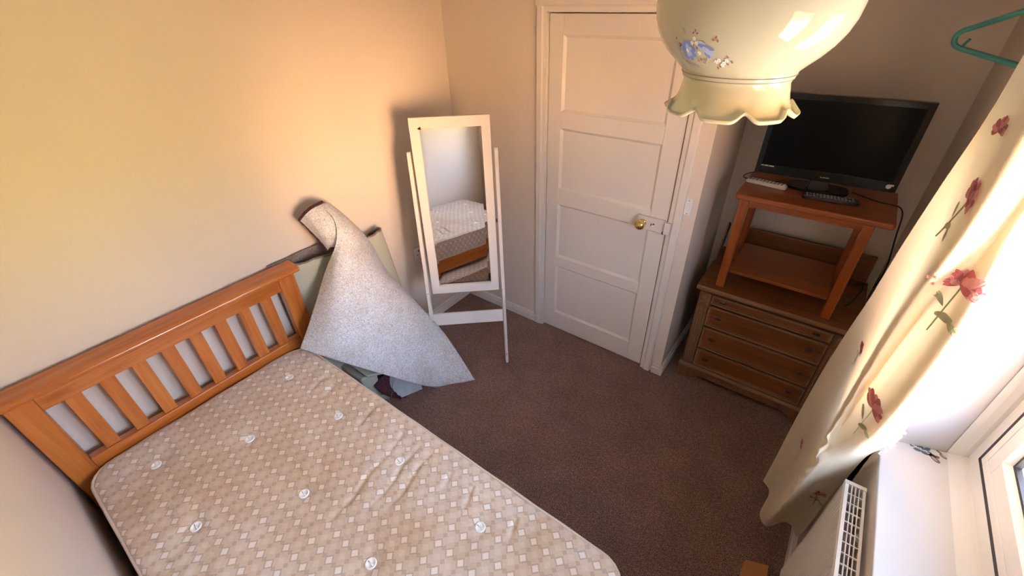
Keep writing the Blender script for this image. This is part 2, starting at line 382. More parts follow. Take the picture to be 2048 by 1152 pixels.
# ------------------------------------------------------------------ door
D0, D1, DT, DF = 0.742, 1.503, 1.985, 0.012
door = thing('door_1', None, None, (D0, 0, 0), kind='structure')
def ring_rect(mb, x0, x1, z0, z1, w, ya, yb):
    mb.box(x0, x0+w, ya, yb, z0, z1).box(x1-w, x1, ya, yb, z0, z1).box(x0+w, x1-w, ya, yb, z1-w, z1).box(x0+w, x1-w, ya, yb, z0, z0+w)
panels = [(1.530, 1.895), (1.088, 1.442), (0.618, 0.990), (0.155, 0.545)]
PX0, PX1 = 0.826, 1.408
mb = MB(); yF, yB = 0.003, 0.043
mb.box(D0, PX0, yF, yB, DF, DT).box(PX1, D1, yF, yB, DF, DT)
zz = [DF]+[v for p in reversed(panels) for v in p]+[DT]
for a, b in zip(zz[0::2], zz[1::2]): mb.box(PX0, PX1, yF, yB, a, b)
mb.build('door_leaf', M_gloss, door, bevel=0.002)
for k, (a, b) in enumerate(panels):
    pm = MB().box(PX0-0.004, PX1+0.004, yF+0.012, yB-0.01, a-0.004, b+0.004)
    pn = pm.build('door_panel', M_gloss, door)
    md = MB()
    # chamfered moulding round the sunk panel
    w = 0.013
    for (x0, z0, x1, z1, ax) in ((PX0, a, PX1, a, 'h'), (PX0, b, PX1, b, 'h2'), (PX0, a, PX0, b, 'v'), (PX1, a, PX1, b, 'v2')):
        if ax == 'h': P = [(x0, yF+0.002, a), (x1, yF+0.002, a), (x1-w, yF+0.0121, a+w), (x0+w, yF+0.0121, a+w)]
        elif ax == 'h2': P = [(x0, yF+0.002, b), (x1, yF+0.002, b), (x1-w, yF+0.0121, b-w), (x0+w, yF+0.0121, b-w)]
        elif ax == 'v': P = [(x0, yF+0.002, a), (x0, yF+0.002, b), (x0+w, yF+0.0121, b-w), (x0+w, yF+0.0121, a+w)]
        else: P = [(x1, yF+0.002, a), (x1, yF+0.002, b), (x1-w, yF+0.0121, b-w), (x1-w, yF+0.0121, a+w)]
        md.face([md.bm.verts.new(p) for p in P])
    sub(pn, md.build('panel_moulding', M_gloss, door))
# lining, stop, architrave
mb = MB()
mb.box(0.728, 0.738, -0.004, 0.12, 0, 1.997).box(1.5085, 1.5185, -0.004, 0.12, 0, 1.997).box(0.728, 1.5185, -0.004, 0.12, 1.990, 2.0)
mb.box(0.738, 0.756, 0.046, 0.12, 0, 1.99).box(1.490, 1.5085, 0.046, 0.12, 0, 1.99).box(0.738, 1.5085, 0.046, 0.12, 1.97, 1.99)
mb.build('door_lining', M_gloss, door)
mb = MB()
def archi(mb, x0, x1, z0, z1, inner):
    pass
aw = 0.062
for sgn, xe in ((1, 0.733), (-1, 1.5135)):
    prof = [(xe, 0.0), (xe, -0.012), (xe-sgn*0.018, -0.014), (xe-sgn*0.026, -0.020), (xe-sgn*(aw-0.008), -0.020), (xe-sgn*aw, -0.012), (xe-sgn*aw, 0.0)]
    mb.prism(prof, 0.002, 1.995+aw)
prof = [(0.0, 1.995), (-0.012, 1.995), (-0.014, 2.013), (-0.0205, 2.021), (-0.0205, 1.995+aw-0.008), (-0.012, 1.995+aw), (0.0, 1.995+aw)]
mb.prism(prof, 0.733-aw, 1.5135+aw, 'x')
mb.build('architrave', M_gloss, door)
for z0 in (1.748, 0.225):
    h = MB()
    for k in range(5): h.lathe([(0.0001, 0), (0.0058, 0), (0.0058, 0.0155), (0.0001, 0.0155)], (0.7375, -0.005, z0+k*0.0165), 10)
    h.build('hinge', M_gloss, door, smooth=False)
lk = MB().box(1.345, 1.496, -0.014, 0.004, 0.985, 1.060).build('lock_case', M_gloss, door, bevel=0.003)
k2 = MB().lathe([(0.0001, -0.0165), (0.0125, -0.0165), (0.0125, -0.013), (0.0001, -0.013)], (1.432, 0, 1.022), 20, axis='y').build('key_escutcheon', M_white, door); sub(lk, k2)
k3 = MB().prism([(1.424, 1.028), (1.430, 1.030), (1.428, 1.020), (1.425, 1.013), (1.422, 1.014)], -0.0175, -0.016, 'y').prism([(1.431, 1.022), (1.444, 1.026), (1.444, 1.030), (1.436, 1.031)], -0.0175, -0.016, 'y').build('keyhole', M_dark, door); sub(lk, k3)
MB().box(1.500, 1.531, -0.032, -0.016, 0.992, 1.060).build('lock_keep', M_gloss, door, bevel=0.003)
MB().box(1.489, 1.4995, -0.0155, -0.006, 0.982, 0.998).build('latch_bolt', M_bronze, door)
kn = MB().lathe([(0.0001, -0.074), (0.014, -0.073), (0.024, -0.066), (0.0285, -0.055), (0.026, -0.044), (0.018, -0.036), (0.010, -0.032), (0.009, -0.020), (0.018, -0.018), (0.020, -0.0135), (0.0001, -0.0135)], (1.378, 0, 1.022), 28, axis='y')
kn = kn.build('door_knob', M_brass, door, smooth=True); kn['label'] = 'round polished brass knob'

# ------------------------------------------------------------------ window
win = thing('window_1', None, None, (2.7, -1.4, 0.9), kind='structure')
MB().prism([(2.508, -0.7875), (2.72, -0.722), (2.72, -2.108), (2.508, -2.047)], 0.882, 0.900).build('window_sill', M_reveal, win, bevel=0.003)
mb = MB()   # quadrant trim round the frame
mb.prism([(2.668, 0.9005), (2.712, 0.9005), (2.712, 0.915), (2.700, 0.913), (2.680, 0.907)], -2.09, -0.735, 'y')
mb.prism([(2.668, -0.739), (2.712, -0.725), (2.712, -0.742), (2.700, -0.745), (2.684, -0.743)], 0.9005, HZ-0.003)
mb.build('trim_strip', M_upvc, win)
fy0, fy1, fz0, fz1 = -2.095, -0.726, 0.9005, HZ-0.003
def rect_frame(mb, y0, y1, z0, z1, w, x0, x1):
    mb.box(x0, x1, y0, y0+w, z0, z1).box(x0, x1, y1-w, y1, z0, z1).box(x0, x1, y0+w, y1-w, z0, z0+w).box(x0, x1, y0+w, y1-w, z1-w, z1)
fw = 0.064
mb = MB(); rect_frame(mb, fy0, fy1, fz0, fz1, fw, 2.711, 2.775); mb.box(2.711, 2.775, -1.445, -1.375, fz0+fw, fz1-fw)
mb.build('window_frame', M_upvc, win, bevel=0.003)
for (sy0, sy1) in ((-1.375, fy1-fw), (fy0+fw, -1.445)):
    g = MB(); rect_frame(g, sy0, sy1, fz0+fw, fz1-fw, 0.016, 2.7075, 2.76); g.build('seal', M_gasket, win)
    s0, s1, q0, q1 = sy0+0.014, sy1-0.014, fz0+fw+0.014, fz1-fw-0.014
    sm = MB(); rect_frame(sm, s0, s1, q0, q1, 0.026, 2.706, 2.77); rect_frame(sm, s0+0.0261, s1-0.0261, q0+0.0261, q1-0.0261, 0.048, 2.7075, 2.77)
    sash = sm.build('sash', M_upvc, win, bevel=0.0015)
    # bevelled glazing bead
    bd = MB(); a0, a1, b0, b1 = s0+0.074, s1-0.074, q0+0.074, q1-0.074; w = 0.012
    for P in ([(a0, b0), (a1, b0), (a1-w, b0+w), (a0+w, b0+w)], [(a0, b1), (a1, b1), (a1-w, b1-w), (a0+w, b1-w)], [(a0, b0), (a0, b1), (a0+w, b1-w), (a0+w, b0+w)], [(a1, b0), (a1, b1), (a1-w, b1-w), (a1-w, b0+w)]):
        bd.face([bd.bm.verts.new((2.708 if i < 2 else 2.722, p[0], p[1])) for i, p in enumerate(P)])
    sub(sash, bd.build('glazing_bead', M_upvc, win))
    gg = MB(); rect_frame(gg, a0+w, a1-w, b0+w, b1-w, 0.008, 2.7215, 2.734); sub(sash, gg.build('glazing_gasket', M_gasket, win))
    sub(sash, MB().box(2.727, 2.731, a0+w+0.001, a1-w-0.001, b0+w+0.001, b1-w-0.001).build('window_pane', M_glass, win))

# ------------------------------------------------------------------ bed
HY0, HY1 = -2.432, -1.342
bed = thing('single_bed', 'orange pine single bed with a slatted headboard against the left wall', 'bed', (1.0, -1.9, 0))
def skewcap(mb): pass
mb = MB().prism([(0.030, 0.950), (0.116, 0.944), (0.122, 0.950), (0.122, 0.962), (0.112, 0.974), (0.030, 0.982)], HY0-0.004, HY1+0.022, 'y')
mb.build('headboard_cap', M_pineY, bed, bevel=0.004, seg=3)
for y0, y1 in ((HY0+0.002, HY0+0.082), (HY1-0.085, HY1-0.004)):
    MB().box(0.048, 0.096, y0, y1, 0.0, 0.952).build('headboard_post', M_pineZ, bed, bevel=0.004)
PY0, PY1 = HY0+0.082, HY1-0.085
MB().box(0.052, 0.090, PY0, PY1, 0.868, 0.950).build('top_rail', M_pineY, bed, bevel=0.002)
MB().box(0.052, 0.092, PY0, PY1, 0.470, 0.574).build('lower_rail', M_pineY, bed, bevel=0.003)
span = PY1-PY0; gap = 0.0575; sw = (span-9*gap)/8
for k in range(8):
    y = PY0+gap*(k+1)+sw*k
    MB().box(0.060, 0.082, y, y+sw, 0.574, 0.868).build('slat', M_pineZ, bed, bevel=0.0015)
for ys in (-2.405, -1.462):
    MB().box(0.0965, 2.03, ys, ys+0.026, 0.255, 0.365).build('side_rail', M_pineX, bed, bevel=0.003)
MB().box(2.03, 2.07, HY0+0.02, -1.47, 0.20, 0.42).build('foot_rail', M_pineY, bed, bevel=0.004)
for y0, y1 in ((HY0+0.02, HY0+0.085), (-1.535, -1.47)):
    MB().box(2.0305, 2.0695, y0, y1, 0.0, 0.1995).build('bed_leg', M_pineZ, bed, bevel=0.003)
for k in range(9):
    x = 0.22+k*0.21
    MB().box(x, x+0.07, -2.378, -1.463, 0.342, 0.358).build('bed_slat', M_pineY, bed)

MX0, MX1, MY0, MY1, MZ0, MZ1 = 0.112, 2.012, -2.392, -1.440, 0.3655, 0.540
TUFTS = [(0.278, -1.615), (0.686, -1.615), (1.089, -1.607), (1.522, -1.614), (0.481, -1.914), (0.892, -1.914), (1.304, -1.920), (1.72, -1.915),
         (0.285, -2.204), (0.690, -2.216), (1.09, -2.213), (1.52, -2.213), (1.90, -1.614), (1.90, -2.213)]
def smooth(a): a = max(0, min(1, a)); return a*a*(3-2*a)
def make_mattress(nm, X0, X1, Y0, Y1, Z0, Z1, tufts, label, cat_group=None, rad=0.10):
    t = thing(nm, label, 'mattress', ((X0+X1)/2, (Y0+Y1)/2, Z0))
    rng = random.Random(3)
    def outline(k, n, inset=0):
        """rounded rectangle by perimeter parameter"""
        r = rad-inset; x0, x1, y0, y1 = X0+inset, X1-inset, Y0+inset, Y1-inset
        L = [(x1-x0-2*r), PI/2*r, (y1-y0-2*r), PI/2*r]*2; tot = sum(L); d = k/n*tot
        segs = [((x0+r, y1), (1, 0)), ((x1-r, y1-r), PI/2), ((x1, y1-r), (0, -1)), ((x1-r, y0+r), 0), ((x1-r, y0), (-1, 0)), ((x0+r, y0+r), -PI/2), ((x0, y0+r), (0, 1)), ((x0+r, y1-r), PI)]
        for (c, a), l in zip(segs, L):
            if d <= l or (c, a) == segs[-1]:
                if isinstance(a, tuple): return (c[0]+a[0]*d, c[1]+a[1]*d)
                th = a-d/r; return (c[0]+r*math.cos(th), c[1]+r*math.sin(th))
            d -= l
    def top(x, y):
        z = Z1
        for (tx, ty) in tufts:
            d = math.hypot(x-tx, y-ty); z -= 0.012*math.exp(-(d/0.026)**2)+0.007*math.exp(-(d/0.11)**2)
        # drag wrinkles along the long edges
        ey = min(Y1-y, y-Y0)
        if tufts: z += 0.0032*math.sin(x*78+3*math.sin(x*9)+y*10)*math.exp(-(ey/0.10)**2)*smooth(ey/0.02)
        for (wx, wy, ln) in ((1.13, -1.66, 0.22), (1.05, -1.76, 0.26), (1.19, -1.64, 0.2), (1.00, -1.50, 0.14), (0.62, -1.5, 0.1), (0.52, -1.53, 0.12), (0.44, -1.55, 0.1), (1.30, -1.53, 0.12), (1.42, -1.56, 0.12), (0.80, -1.54, 0.12), (1.62, -1.55, 0.12)):
            if tufts:
                dx, dy = x-wx, y-wy; a = -dx*0.17+dy*0.985; b = dx*0.985+dy*0.17+0.006*math.sin(dy*30)
                z -= 0.0085*math.exp(-(b/0.009)**2)*math.exp(-(a/ln*1.6)**2)
        z += 0.006*math.sin(x*5.1)*math.sin(y*6.3+1)
        if tufts: z += 0.0022*math.sin(x*31+y*23+2*math.sin(y*17))*math.sin(y*13-x*7)
        return z
    mb = MB(); n = 300; cx, cy = (X0+X1)/2, (Y0+Y1)/2
    # concentric rings give a clean rounded edge, inner area a grid
    G = 260; H = 120
    V = {}
    def rr(x, y):
        """squash grid into the rounded rectangle"""
        return x, y
    rings = []
    insets = [0.000, 0.003, 0.008, 0.016, 0.028, 0.045, 0.07]
    drops = [0.012, 0.006, 0.002, 0.0, 0.0, 0.0, 0.0]
    prof = [(0.012, Z0), (0.002, Z0+0.012), (0.0, Z0+0.04), (-0.004, (Z0+Z1)/2), (0.0, Z1-0.035), (0.001, Z1-0.018)]
    for ins, z in prof: rings.append([mb.bm.verts.new((*outline(k, n, ins), z)) for k in range(n)])
    for ins, dr in zip(insets, drops):
        ring = []
        for k in range(n):
            x, y = outline(k, n, ins); ring.append(mb.bm.verts.new((x, y, top(x, y)-dr)))
        rings.append(ring)
    for A, B in zip(rings, rings[1:]):
        for k in range(n): mb.face([A[k], A[(k+1) % n], B[(k+1) % n], B[k]])
    # inner grid, joined visually under the last ring
    gx0, gx1, gy0, gy1 = X0+0.07, X1-0.07, Y0+0.07, Y1-0.07; r = rad-0.07
    def clampc(x, y):
        for cxx, sx in ((gx0+r, -1), (gx1-r, 1)):
            for cyy, sy in ((gy0+r, -1), (gy1-r, 1)):
                if (x-cxx)*sx > 0 and (y-cyy)*sy > 0:
                    d = math.hypot(x-cxx, y-cyy)
                    if d > r: return cxx+(x-cxx)*r/d, cyy+(y-cyy)*r/d
        return x, y
    def g(u, v):
        x, y = clampc(gx0+(gx1-gx0)*u, gy0+(gy1-gy0)*v); return Vector((x, y, top(x, y)))
    mb.grid(g, G, H)
    cv = mb.build('mattress_body', M_mat, t, smooth=True)
    for zz, ins in ((Z1-0.012, -0.002), (Z0+0.006, 0.004)):
        MB().tube([(*outline(k, 200, ins), zz+0.0015*math.sin(k*0.7)) for k in range(200)], 0.0055, 8, closed=True).build('piping', M_piping, t, smooth=True)
    return t, top
bedm, mtop = make_mattress('mattress', MX0, MX1, MY0, MY1, MZ0, MZ1, TUFTS, 'beige diamond-patterned mattress with white tufts on top of the pine bed')
for k, (x, y) in enumerate(TUFTS):
    z = mtop(x, y)+0.0015
    mb = MB().lathe([(0.0125, 0.001), (0.0165, 0.001), (0.0198, 0.004), (0.0188, 0.008), (0.0150, 0.0085), (0.0125, 0.005), (0.004, 0.0035), (0.0001, 0.0035)], (x, y, z), 24)
    mb.box(x-0.013, x+0.013, y-0.0022, y+0.0022, z+0.001, z+0.0075)
    mb.build('tuft', M_tuft, bedm, smooth=True)
tr = thing('trundle_bed', 'low pulled-under trundle base below the pine bed', 'bed', (1.0, -1.8, 0))
MB().box(0.20, 1.98, -2.30, -1.345, 0.045, 0.075).build('base_board', M_pineX, tr, bevel=0.003)
for x in (0.26, 1.90):
    for y in (-2.25, -1.40): MB().lathe([(0.0001, -0.012), (0.022, -0.012), (0.022, 0.012), (0.0001, 0.012)], (x, y, 0.0225), 16, axis='y').build('castor', M_black, tr)
make_mattress('mattress', 0.20, 1.98, -2.29, -1.325, 0.0755, 0.215, [], 'spare mattress stored on the low base underneath the pine bed', rad=0.09)

# ------------------------------------------------------------------ surfaces through control grids
def cr1(P, t):
    """Catmull-Rom through a list"""
    n = len(P)-1; t = max(0, min(n-1e-6, t)); i = int(t); f = t-i
    p0 = P[max(i-1, 0)]; p1 = P[i]; p2 = P[i+1]; p3 = P[min(i+2, n)]
    return 0.5*((2*p1)+(p2-p0)*f+(2*p0-5*p1+4*p2-p3)*f*f+(3*p1-p0-3*p2+p3)*f*f*f)
def surf(grid):
    G = [[Vector(p) for p in row] for row in grid]
    def f(u, v):   # u along rows (columns index), v down the rows, both 0..1
        return cr1([cr1(row, u*(len(row)-1)) for row in G], v*(len(G)-1))
    return f

# ------------------------------------------------------------------ felt-backed carpet pieces
FELT = [[(0.13, -1.115, 1.235), (0.12, -1.09, 1.228), (0.105, -1.065, 1.215), (0.09, -1.045, 1.200), (0.075, -1.03, 1.18)],
        [(0.21, -1.115, 1.165), (0.205, -1.08, 1.155), (0.19, -1.045, 1.14), (0.15, -1.00, 1.11), (0.10, -0.96, 1.07)],
        [(0.25, -1.16, 1.075), (0.265, -1.12, 1.08), (0.26, -1.06, 1.06), (0.20, -0.985, 1.01), (0.13, -0.90, 0.93)],
        [(0.20, -1.24, 0.92), (0.28, -1.21, 0.98), (0.31, -1.14, 0.97), (0.27, -1.00, 0.87), (0.18, -0.86, 0.72)],
        [(0.22, -1.35, 0.79), (0.33, -1.29, 0.82), (0.38, -1.18, 0.78), (0.36, -0.98, 0.69), (0.30, -0.79, 0.51)],
        [(0.22, -1.44, 0.67), (0.36, -1.36, 0.65), (0.43, -1.21, 0.57), (0.47, -0.98, 0.42), (0.46, -0.72, 0.25)],
        [(0.20, -1.49, 0.585), (0.37, -1.37, 0.48), (0.47, -1.19, 0.29), (0.53, -0.94, 0.012), (0.70, -0.745, 0.012)]]
ff = surf(FELT)
felt = thing('carpet_offcut', 'large stiff grey felt-backed carpet piece draped between headboard and mirror', 'carpet piece', (0.4, -1.05, 0))
mb = MB().grid(lambda u, v: ff(u, v)+Vector((0.0, 0.0, 0.0))+Vector((1, -0.6, 0.4))*0.004*math.sin(u*9+v*3)*math.sin(v*7), 60, 90)
mb.build('carpet_backing', [M_felt, M_felt], felt, smooth=True, solid=0.007, off=-1)
FLAP = [[(0.10, -1.230, 1.180), (0.14, -1.21, 1.22), (0.155, -1.17, 1.242), (0.135, -1.125, 1.236), (0.12, -1.10, 1.232)],
        [(0.115, -1.20, 1.11), (0.17, -1.20, 1.165), (0.195, -1.155, 1.18), (0.195, -1.11, 1.165), (0.185, -1.08, 1.155)],
        [(0.15, -1.18, 1.045), (0.20, -1.185, 1.09), (0.225, -1.15, 1.10), (0.24, -1.13, 1.09), (0.24, -1.10, 1.085)],
        [(0.155, -1.168, 1.00), (0.19, -1.165, 1.03), (0.22, -1.15, 1.03), (0.23, -1.13, 1.02), (0.23, -1.10, 1.02)]]
fl = surf(FLAP)
MB().grid(fl, 30, 36).build('folded_flap', [M_felt, M_maroon], felt, smooth=True, solid=0.008, off=-1)
e = [fl(1-k/12, 0) for k in range(13)]+[fl(0, k/16) for k in range(1, 17)]
e = [p+Vector((-0.006, 0.001, 0.004)) for p in e]
MB().tube([p+Vector((random.uniform(-1, 1), random.uniform(-1, 1), random.uniform(-1, 1)))*0.0012 for p in e], 0.0075, 7).build('pile_edge', M_maroon, felt)

# standing loosely folded carpet behind it
roll = thing('folded_carpet', 'loosely folded carpet with pale green backing standing on edge behind the headboard', 'carpet', (0.1, -1.1, 0))
plan = [(0.022, -1.415), (0.035, -1.36), (0.07, -1.30), (0.105, -1.20), (0.125, -1.08), (0.125, -0.96), (0.118, -0.86), (0.108, -0.81), (0.088, -0.785), (0.062, -0.785), (0.045, -0.81), (0.042, -0.87), (0.045, -0.95)]
topz = [0.955, 0.955, 0.955, 0.955, 0.955, 0.95, 0.945, 0.945, 0.945, 0.94, 0.925, 0.91, 0.90]
def rollf(u, v):
    p = cr1([Vector((a, b, c)) for (a, b), c in zip(plan, topz)], u*12)
    z = 0.002+(p.z-0.002)*v
    lean = (0.95-z)*0.13*smooth((p.y+1.35)/0.4)
    return Vector((p.x+0.02*(1-v)+0.006*math.sin(u*17)*(1-v)+0.001, p.y+lean, z+(0.003*math.sin(u*60) if v > 0.99 else 0)))
MB().grid(rollf, 90, 24).build('carpet_backing', [M_backing, M_greypile], roll, smooth=True, solid=0.009, off=0)
MB().grid(lambda u, v: Vector((0.019+0.004*math.sin(u*11), -1.425+0.42*u, 0.002+(0.985+0.0015*math.sin(u*140)+0.001*math.sin(u*333))*v)), 50, 8).build('inner_layer', [M_greypile, M_greypile], roll, smooth=True, solid=0.007, off=-1)
MB().tube([rollf(k/70, 1.0)+Vector((0, 0, 0.002+random.uniform(-.0015, .0015))) for k in range(71)], 0.006, 6).build('pile_edge', M_greypile, roll)

# offcuts lying below
of = thing('carpet_offcut', 'pale green backed carpet scrap with a scored line, right beside the mattress edge', 'carpet piece', (0.2, -1.3, 0.0))
MB().grid(lambda u, v: Vector((0.075+0.25*u+0.03*v, -1.285+0.035*u+0.13*v, 0.30-0.05*u-0.05*v+0.012*math.sin(u*4))), 16, 16).build('backing_sheet', [M_backing, M_backing], of, smooth=True, solid=0.008)
MB().tube([(0.09+0.24*u, -1.225+0.035*u, 0.2815-0.05*u+0.012*math.sin(u*4)) for u in [k/10 for k in range(11)]], 0.0016, 5).build('scored_line', M_greypile, of)
MB().box(0.10, 0.30, -1.28, -1.17, 0.001, 0.23).build('folded_stack', M_backing, of, bevel=0.01)
of = thing('carpet_offcut', 'dark maroon carpet scrap lying pile side up below the grey felt piece', 'carpet piece', (0.3, -1.1, 0))
MB().grid(lambda u, v: Vector((0.31+0.125*u-0.03*v, -1.215+0.115*u+0.19*v-0.03*math.sin(u*3), 0.012+0.12*(1-u)**1.5+0.01*math.sin(v*5+u*3))), 20, 16).build('maroon_pile', [M_maroon, M_maroon], of, smooth=True, solid=0.010)
MB().tube([(0.34+0.004*math.sin(k*1.9)+0.009*k/2, -1.10-0.006*k+0.008*math.sin(k), 0.10-0.006*k+0.01*math.sin(k*0.8)) for k in range(12)], 0.0018, 5).build('loose_thread', M_greypile, of)
of = thing('carpet_offcut', 'curved blue-grey underlay scrap with a frayed dark edge, lying on the floor', 'carpet piece', (0.4, -1.05, 0))
UND = [[(0.24, -1.07, 0.135), (0.30, -1.12, 0.105), (0.37, -1.135, 0.055), (0.425, -1.125, 0.016)],
       [(0.30, -1.00, 0.13), (0.36, -1.04, 0.10), (0.42, -1.06, 0.055), (0.455, -1.055, 0.016)],
       [(0.36, -0.93, 0.11), (0.42, -0.96, 0.08), (0.45, -0.985, 0.05), (0.48, -1.00, 0.018)]]
uf = surf(UND)
MB().grid(uf, 20, 16).build('underlay_sheet', [M_underlay, M_maroon], of, smooth=True, solid=0.008, off=-1)
MB().tube([uf(k/24, 0)+Vector((-0.004, -0.006, -0.002))+Vector((random.uniform(-1, 1), random.uniform(-1, 1), random.uniform(-1, 1)))*0.003 for k in range(25)], 0.009, 6).build('frayed_edge', M_maroon, of)
of = thing('gripper_strip', 'short pale wooden strip lying on the carpet between mattress and maroon scrap', 'wooden strip', (0.2, -1.2, 0))
MB().prism([(0.262, -1.262), (0.292, -1.292), (0.375, -1.180), (0.350, -1.160)], 0.030, 0.038).build('strip', M_backing, of)
MB().prism([(0.262, -1.262), (0.292, -1.292), (0.375, -1.180), (0.350, -1.160)], 0.001, 0.0295).build('lower_layer', M_greypile, of)

# ------------------------------------------------------------------ cheval mirror
mir = thing('cheval_mirror', 'tall white freestanding swing mirror standing in the room corner', 'mirror', (0.578, -0.628, 0), 0.720)
La = 0.143; Lv = Vector((0, math.sin(La), math.cos(La)))
TL = Matrix.Rotation(-La, 4, 'X')
for s_ in (-1, 1):
    mb = MB(); x = s_*0.233
    mb.box(x-0.0105, x+0.0105, -0.018, 0.018, 0.004, 1.385, T=TL)
    mb.lathe([(0.018, -0.0105), (0.018, 0.0105)], (x, 0, 1.385), 20, axis='x', cap0=True, cap1=True, T=TL)
    post = mb.build('post', M_mirrorw, mir, bevel=0.003)
    mb = MB().box(x-0.0075, x+0.0075, -0.030, -0.0185, 0.0035, 0.56, T=TL)
    mb.build('front_leg', M_mirrorw, mir, bevel=0.002)
    mb = MB().lathe([(0.0001, 0), (0.010, 0), (0.012, 0.006), (0.006, 0.010), (0.0001, 0.010)], (x-s_*0.0215 if s_ < 0 else x-0.0215, 0, 0.995), 16, axis='x', T=TL)
    mb.build('pivot_knob', M_bronze, mir, smooth=True)
    MB().lathe([(0.0001, -0.001), (0.0035, -0.001), (0.0035, 0.001), (0.0001, 0.001)], (x, -0.0305, 0.075), 10, axis='y', T=TL).build('screw', M_bronze, mir)
MB().box(-0.2225, 0.2225, -0.010, 0.006, 0.322, 0.405, T=TL).build('cross_bar', M_mirrorw, mir, bevel=0.002)
ctr = Lv*0.995; TM = Matrix.Translation(ctr+Vector((0, 0.0, 0.0))) @ Matrix.Rotation(-0.080, 4, 'X')
W2, UP, DN = 0.208, 0.581, -0.457; IW, IU, ID = 0.162, 0.527, -0.407
mb = MB()
mb.box(-W2, -IW, -0.012, 0.012, DN, UP, T=TM).box(IW, W2, -0.012, 0.012, DN, UP, T=TM).box(-IW, IW, -0.012, 0.012, IU, UP, T=TM).box(-IW, IW, -0.012, 0.012, DN, ID, T=TM)
mf = mb.build('mirror_frame', M_mirrorw, mir)
MB().box(-IW, IW, 0.004, 0.011, ID, IU, T=TM).build('backing_board', M_dark, mir)
MB().box(-IW+0.016, IW-0.016, -0.0005, 0.0035, ID+0.016, IU-0.016, T=TM).build('mirror_glass', M_glassmirror, mir)
mb = MB()
o_ = [(-IW, ID), (IW, ID), (IW, IU), (-IW, IU)]; i_ = [(-IW+0.016, ID+0.016), (IW-0.016, ID+0.016), (IW-0.016, IU-0.016), (-IW+0.016, IU-0.016)]
for k in range(4):
    a, b, c, d = o_[k], o_[(k+1) % 4], i_[(k+1) % 4], i_[k]
    mb.face([mb.bm.verts.new(TM @ Vector(q)) for q in ((a[0], 0.0004, a[1]), (b[0], 0.0004, b[1]), (c[0], -0.0005, c[1]), (d[0], -0.0005, d[1]))])
mb.build('bevelled_edge', M_glassmirror, mir)
MB().prism([(-IW-0.006, IU+0.001), (-IW+0.012, IU+0.011), (-IW+0.014, IU-0.004), (-IW+0.002, IU-0.004)], -0.0126, -0.011, 'y', T=TM).build('chip', M_dark, mir)

# ------------------------------------------------------------------ chest of drawers
ch = thing('chest_of_drawers', 'brown limed wooden chest of four drawers in the alcove', 'chest of drawers', (2.09, 0.32, 0))
CX0, CX1, CY0, CY1 = 1.738, 2.452, 0.085, 0.585
MB().box(CX0+0.004, CX1-0.004, CY0+0.012, CY1, 0.09, 0.665).build('carcass', M_chZ, ch)
mb = MB().prism([(0.062, 0.682), (0.066, 0.672), (0.080, 0.668), (0.084, 0.660), (0.095, 0.652), (0.59, 0.652), (0.59, 0.700), (0.070, 0.700), (0.062, 0.694)], 1.716, 2.476, 'x')
mb.build('chest_top', M_chM, ch, bevel=0.003)
MB().box(1.7165, 2.4755, 0.064, 0.589, 0.7003, 0.7018).build('top_surface', M_chX, ch)
MB().box(1.736, 2.464, 0.588, 0.612, 0.60, 0.858).build('splashback', M_chX, ch, bevel=0.004)
for x0 in (CX0, CX1-0.064):
    pl = MB().box(x0, x0+0.064, CY0-0.008, CY0+0.02, 0.115, 0.652).build('pilaster', M_chZ, ch, bevel=0.003)
    fl_ = MB()
    for dx in (0.012, 0.026, 0.038, 0.052): fl_.tube([(x0+dx, CY0-0.009, 0.14), (x0+dx, CY0-0.009, 0.565)], 0.0035, 6)
    fl_.tube([(x0+0.010+0.022*(1-math.cos(a)), CY0-0.009, 0.575+0.022*math.sin(a)) for a in [k/10*PI for k in range(11)]], 0.0035, 6)
    sub(pl, fl_.build('fluting', M_chM, ch))
    ro = MB().lathe([(0.0001, -0.007), (0.007, -0.006), (0.010, -0.002), (0.016, -0.004), (0.019, 0)], (x0+0.032, CY0-0.008, 0.622), 18, axis='y')
    for k in range(8):
        a = k/8*2*PI; ro.lathe([(0.0001, -0.005), (0.005, -0.004), (0.006, 0)], (x0+0.032+0.013*math.cos(a), CY0-0.009, 0.622+0.013*math.sin(a)), 8, axis='y')
    sub(pl, ro.build('carved_rosette', M_chM, ch, smooth=True))
# plinth with bracket feet
arc = [(CX0-0.010, 0.112), (CX0-0.014, 0.0), (CX0+0.070, 0.0), (CX0+0.080, 0.022), (CX0+0.100, 0.042), (CX0+0.130, 0.052)]
arc += [(CX1-0.130, 0.052), (CX1-0.100, 0.042), (CX1-0.080, 0.022), (CX1-0.070, 0.0), (CX1+0.014, 0.0), (CX1+0.010, 0.112)]
mb = MB().prism(arc, CY0-0.018, CY0+0.006, 'y'); mb.build('plinth', M_chZ, ch, bevel=0.003)
mb = MB().prism([(CY0+0.006, 0.112), (CY0+0.006, 0), (CY0+0.08, 0), (CY0+0.11, 0.05), (CY1-0.11, 0.05), (CY1-0.08, 0), (CY1, 0), (CY1, 0.112)], CX0-0.010, CX0+0.010, 'x')
mb.build('side_plinth', M_chZ, ch); mb = MB().prism([(CY0+0.006, 0.112), (CY0+0.006, 0), (CY0+0.08, 0), (CY0+0.11, 0.05), (CY1-0.11, 0.05), (CY1-0.08, 0), (CY1, 0), (CY1, 0.112)], CX1-0.010, CX1+0.010, 'x')
mb.build('side_plinth', M_chZ, ch)
MB().prism([(CY0-0.024, 0.104), (CY0-0.018, 0.092), (CY0+0.01, 0.092), (CY0+0.01, 0.120), (CY0-0.012, 0.118)], CX0-0.012, CX1+0.012, 'x').build('base_moulding', M_chM, ch)
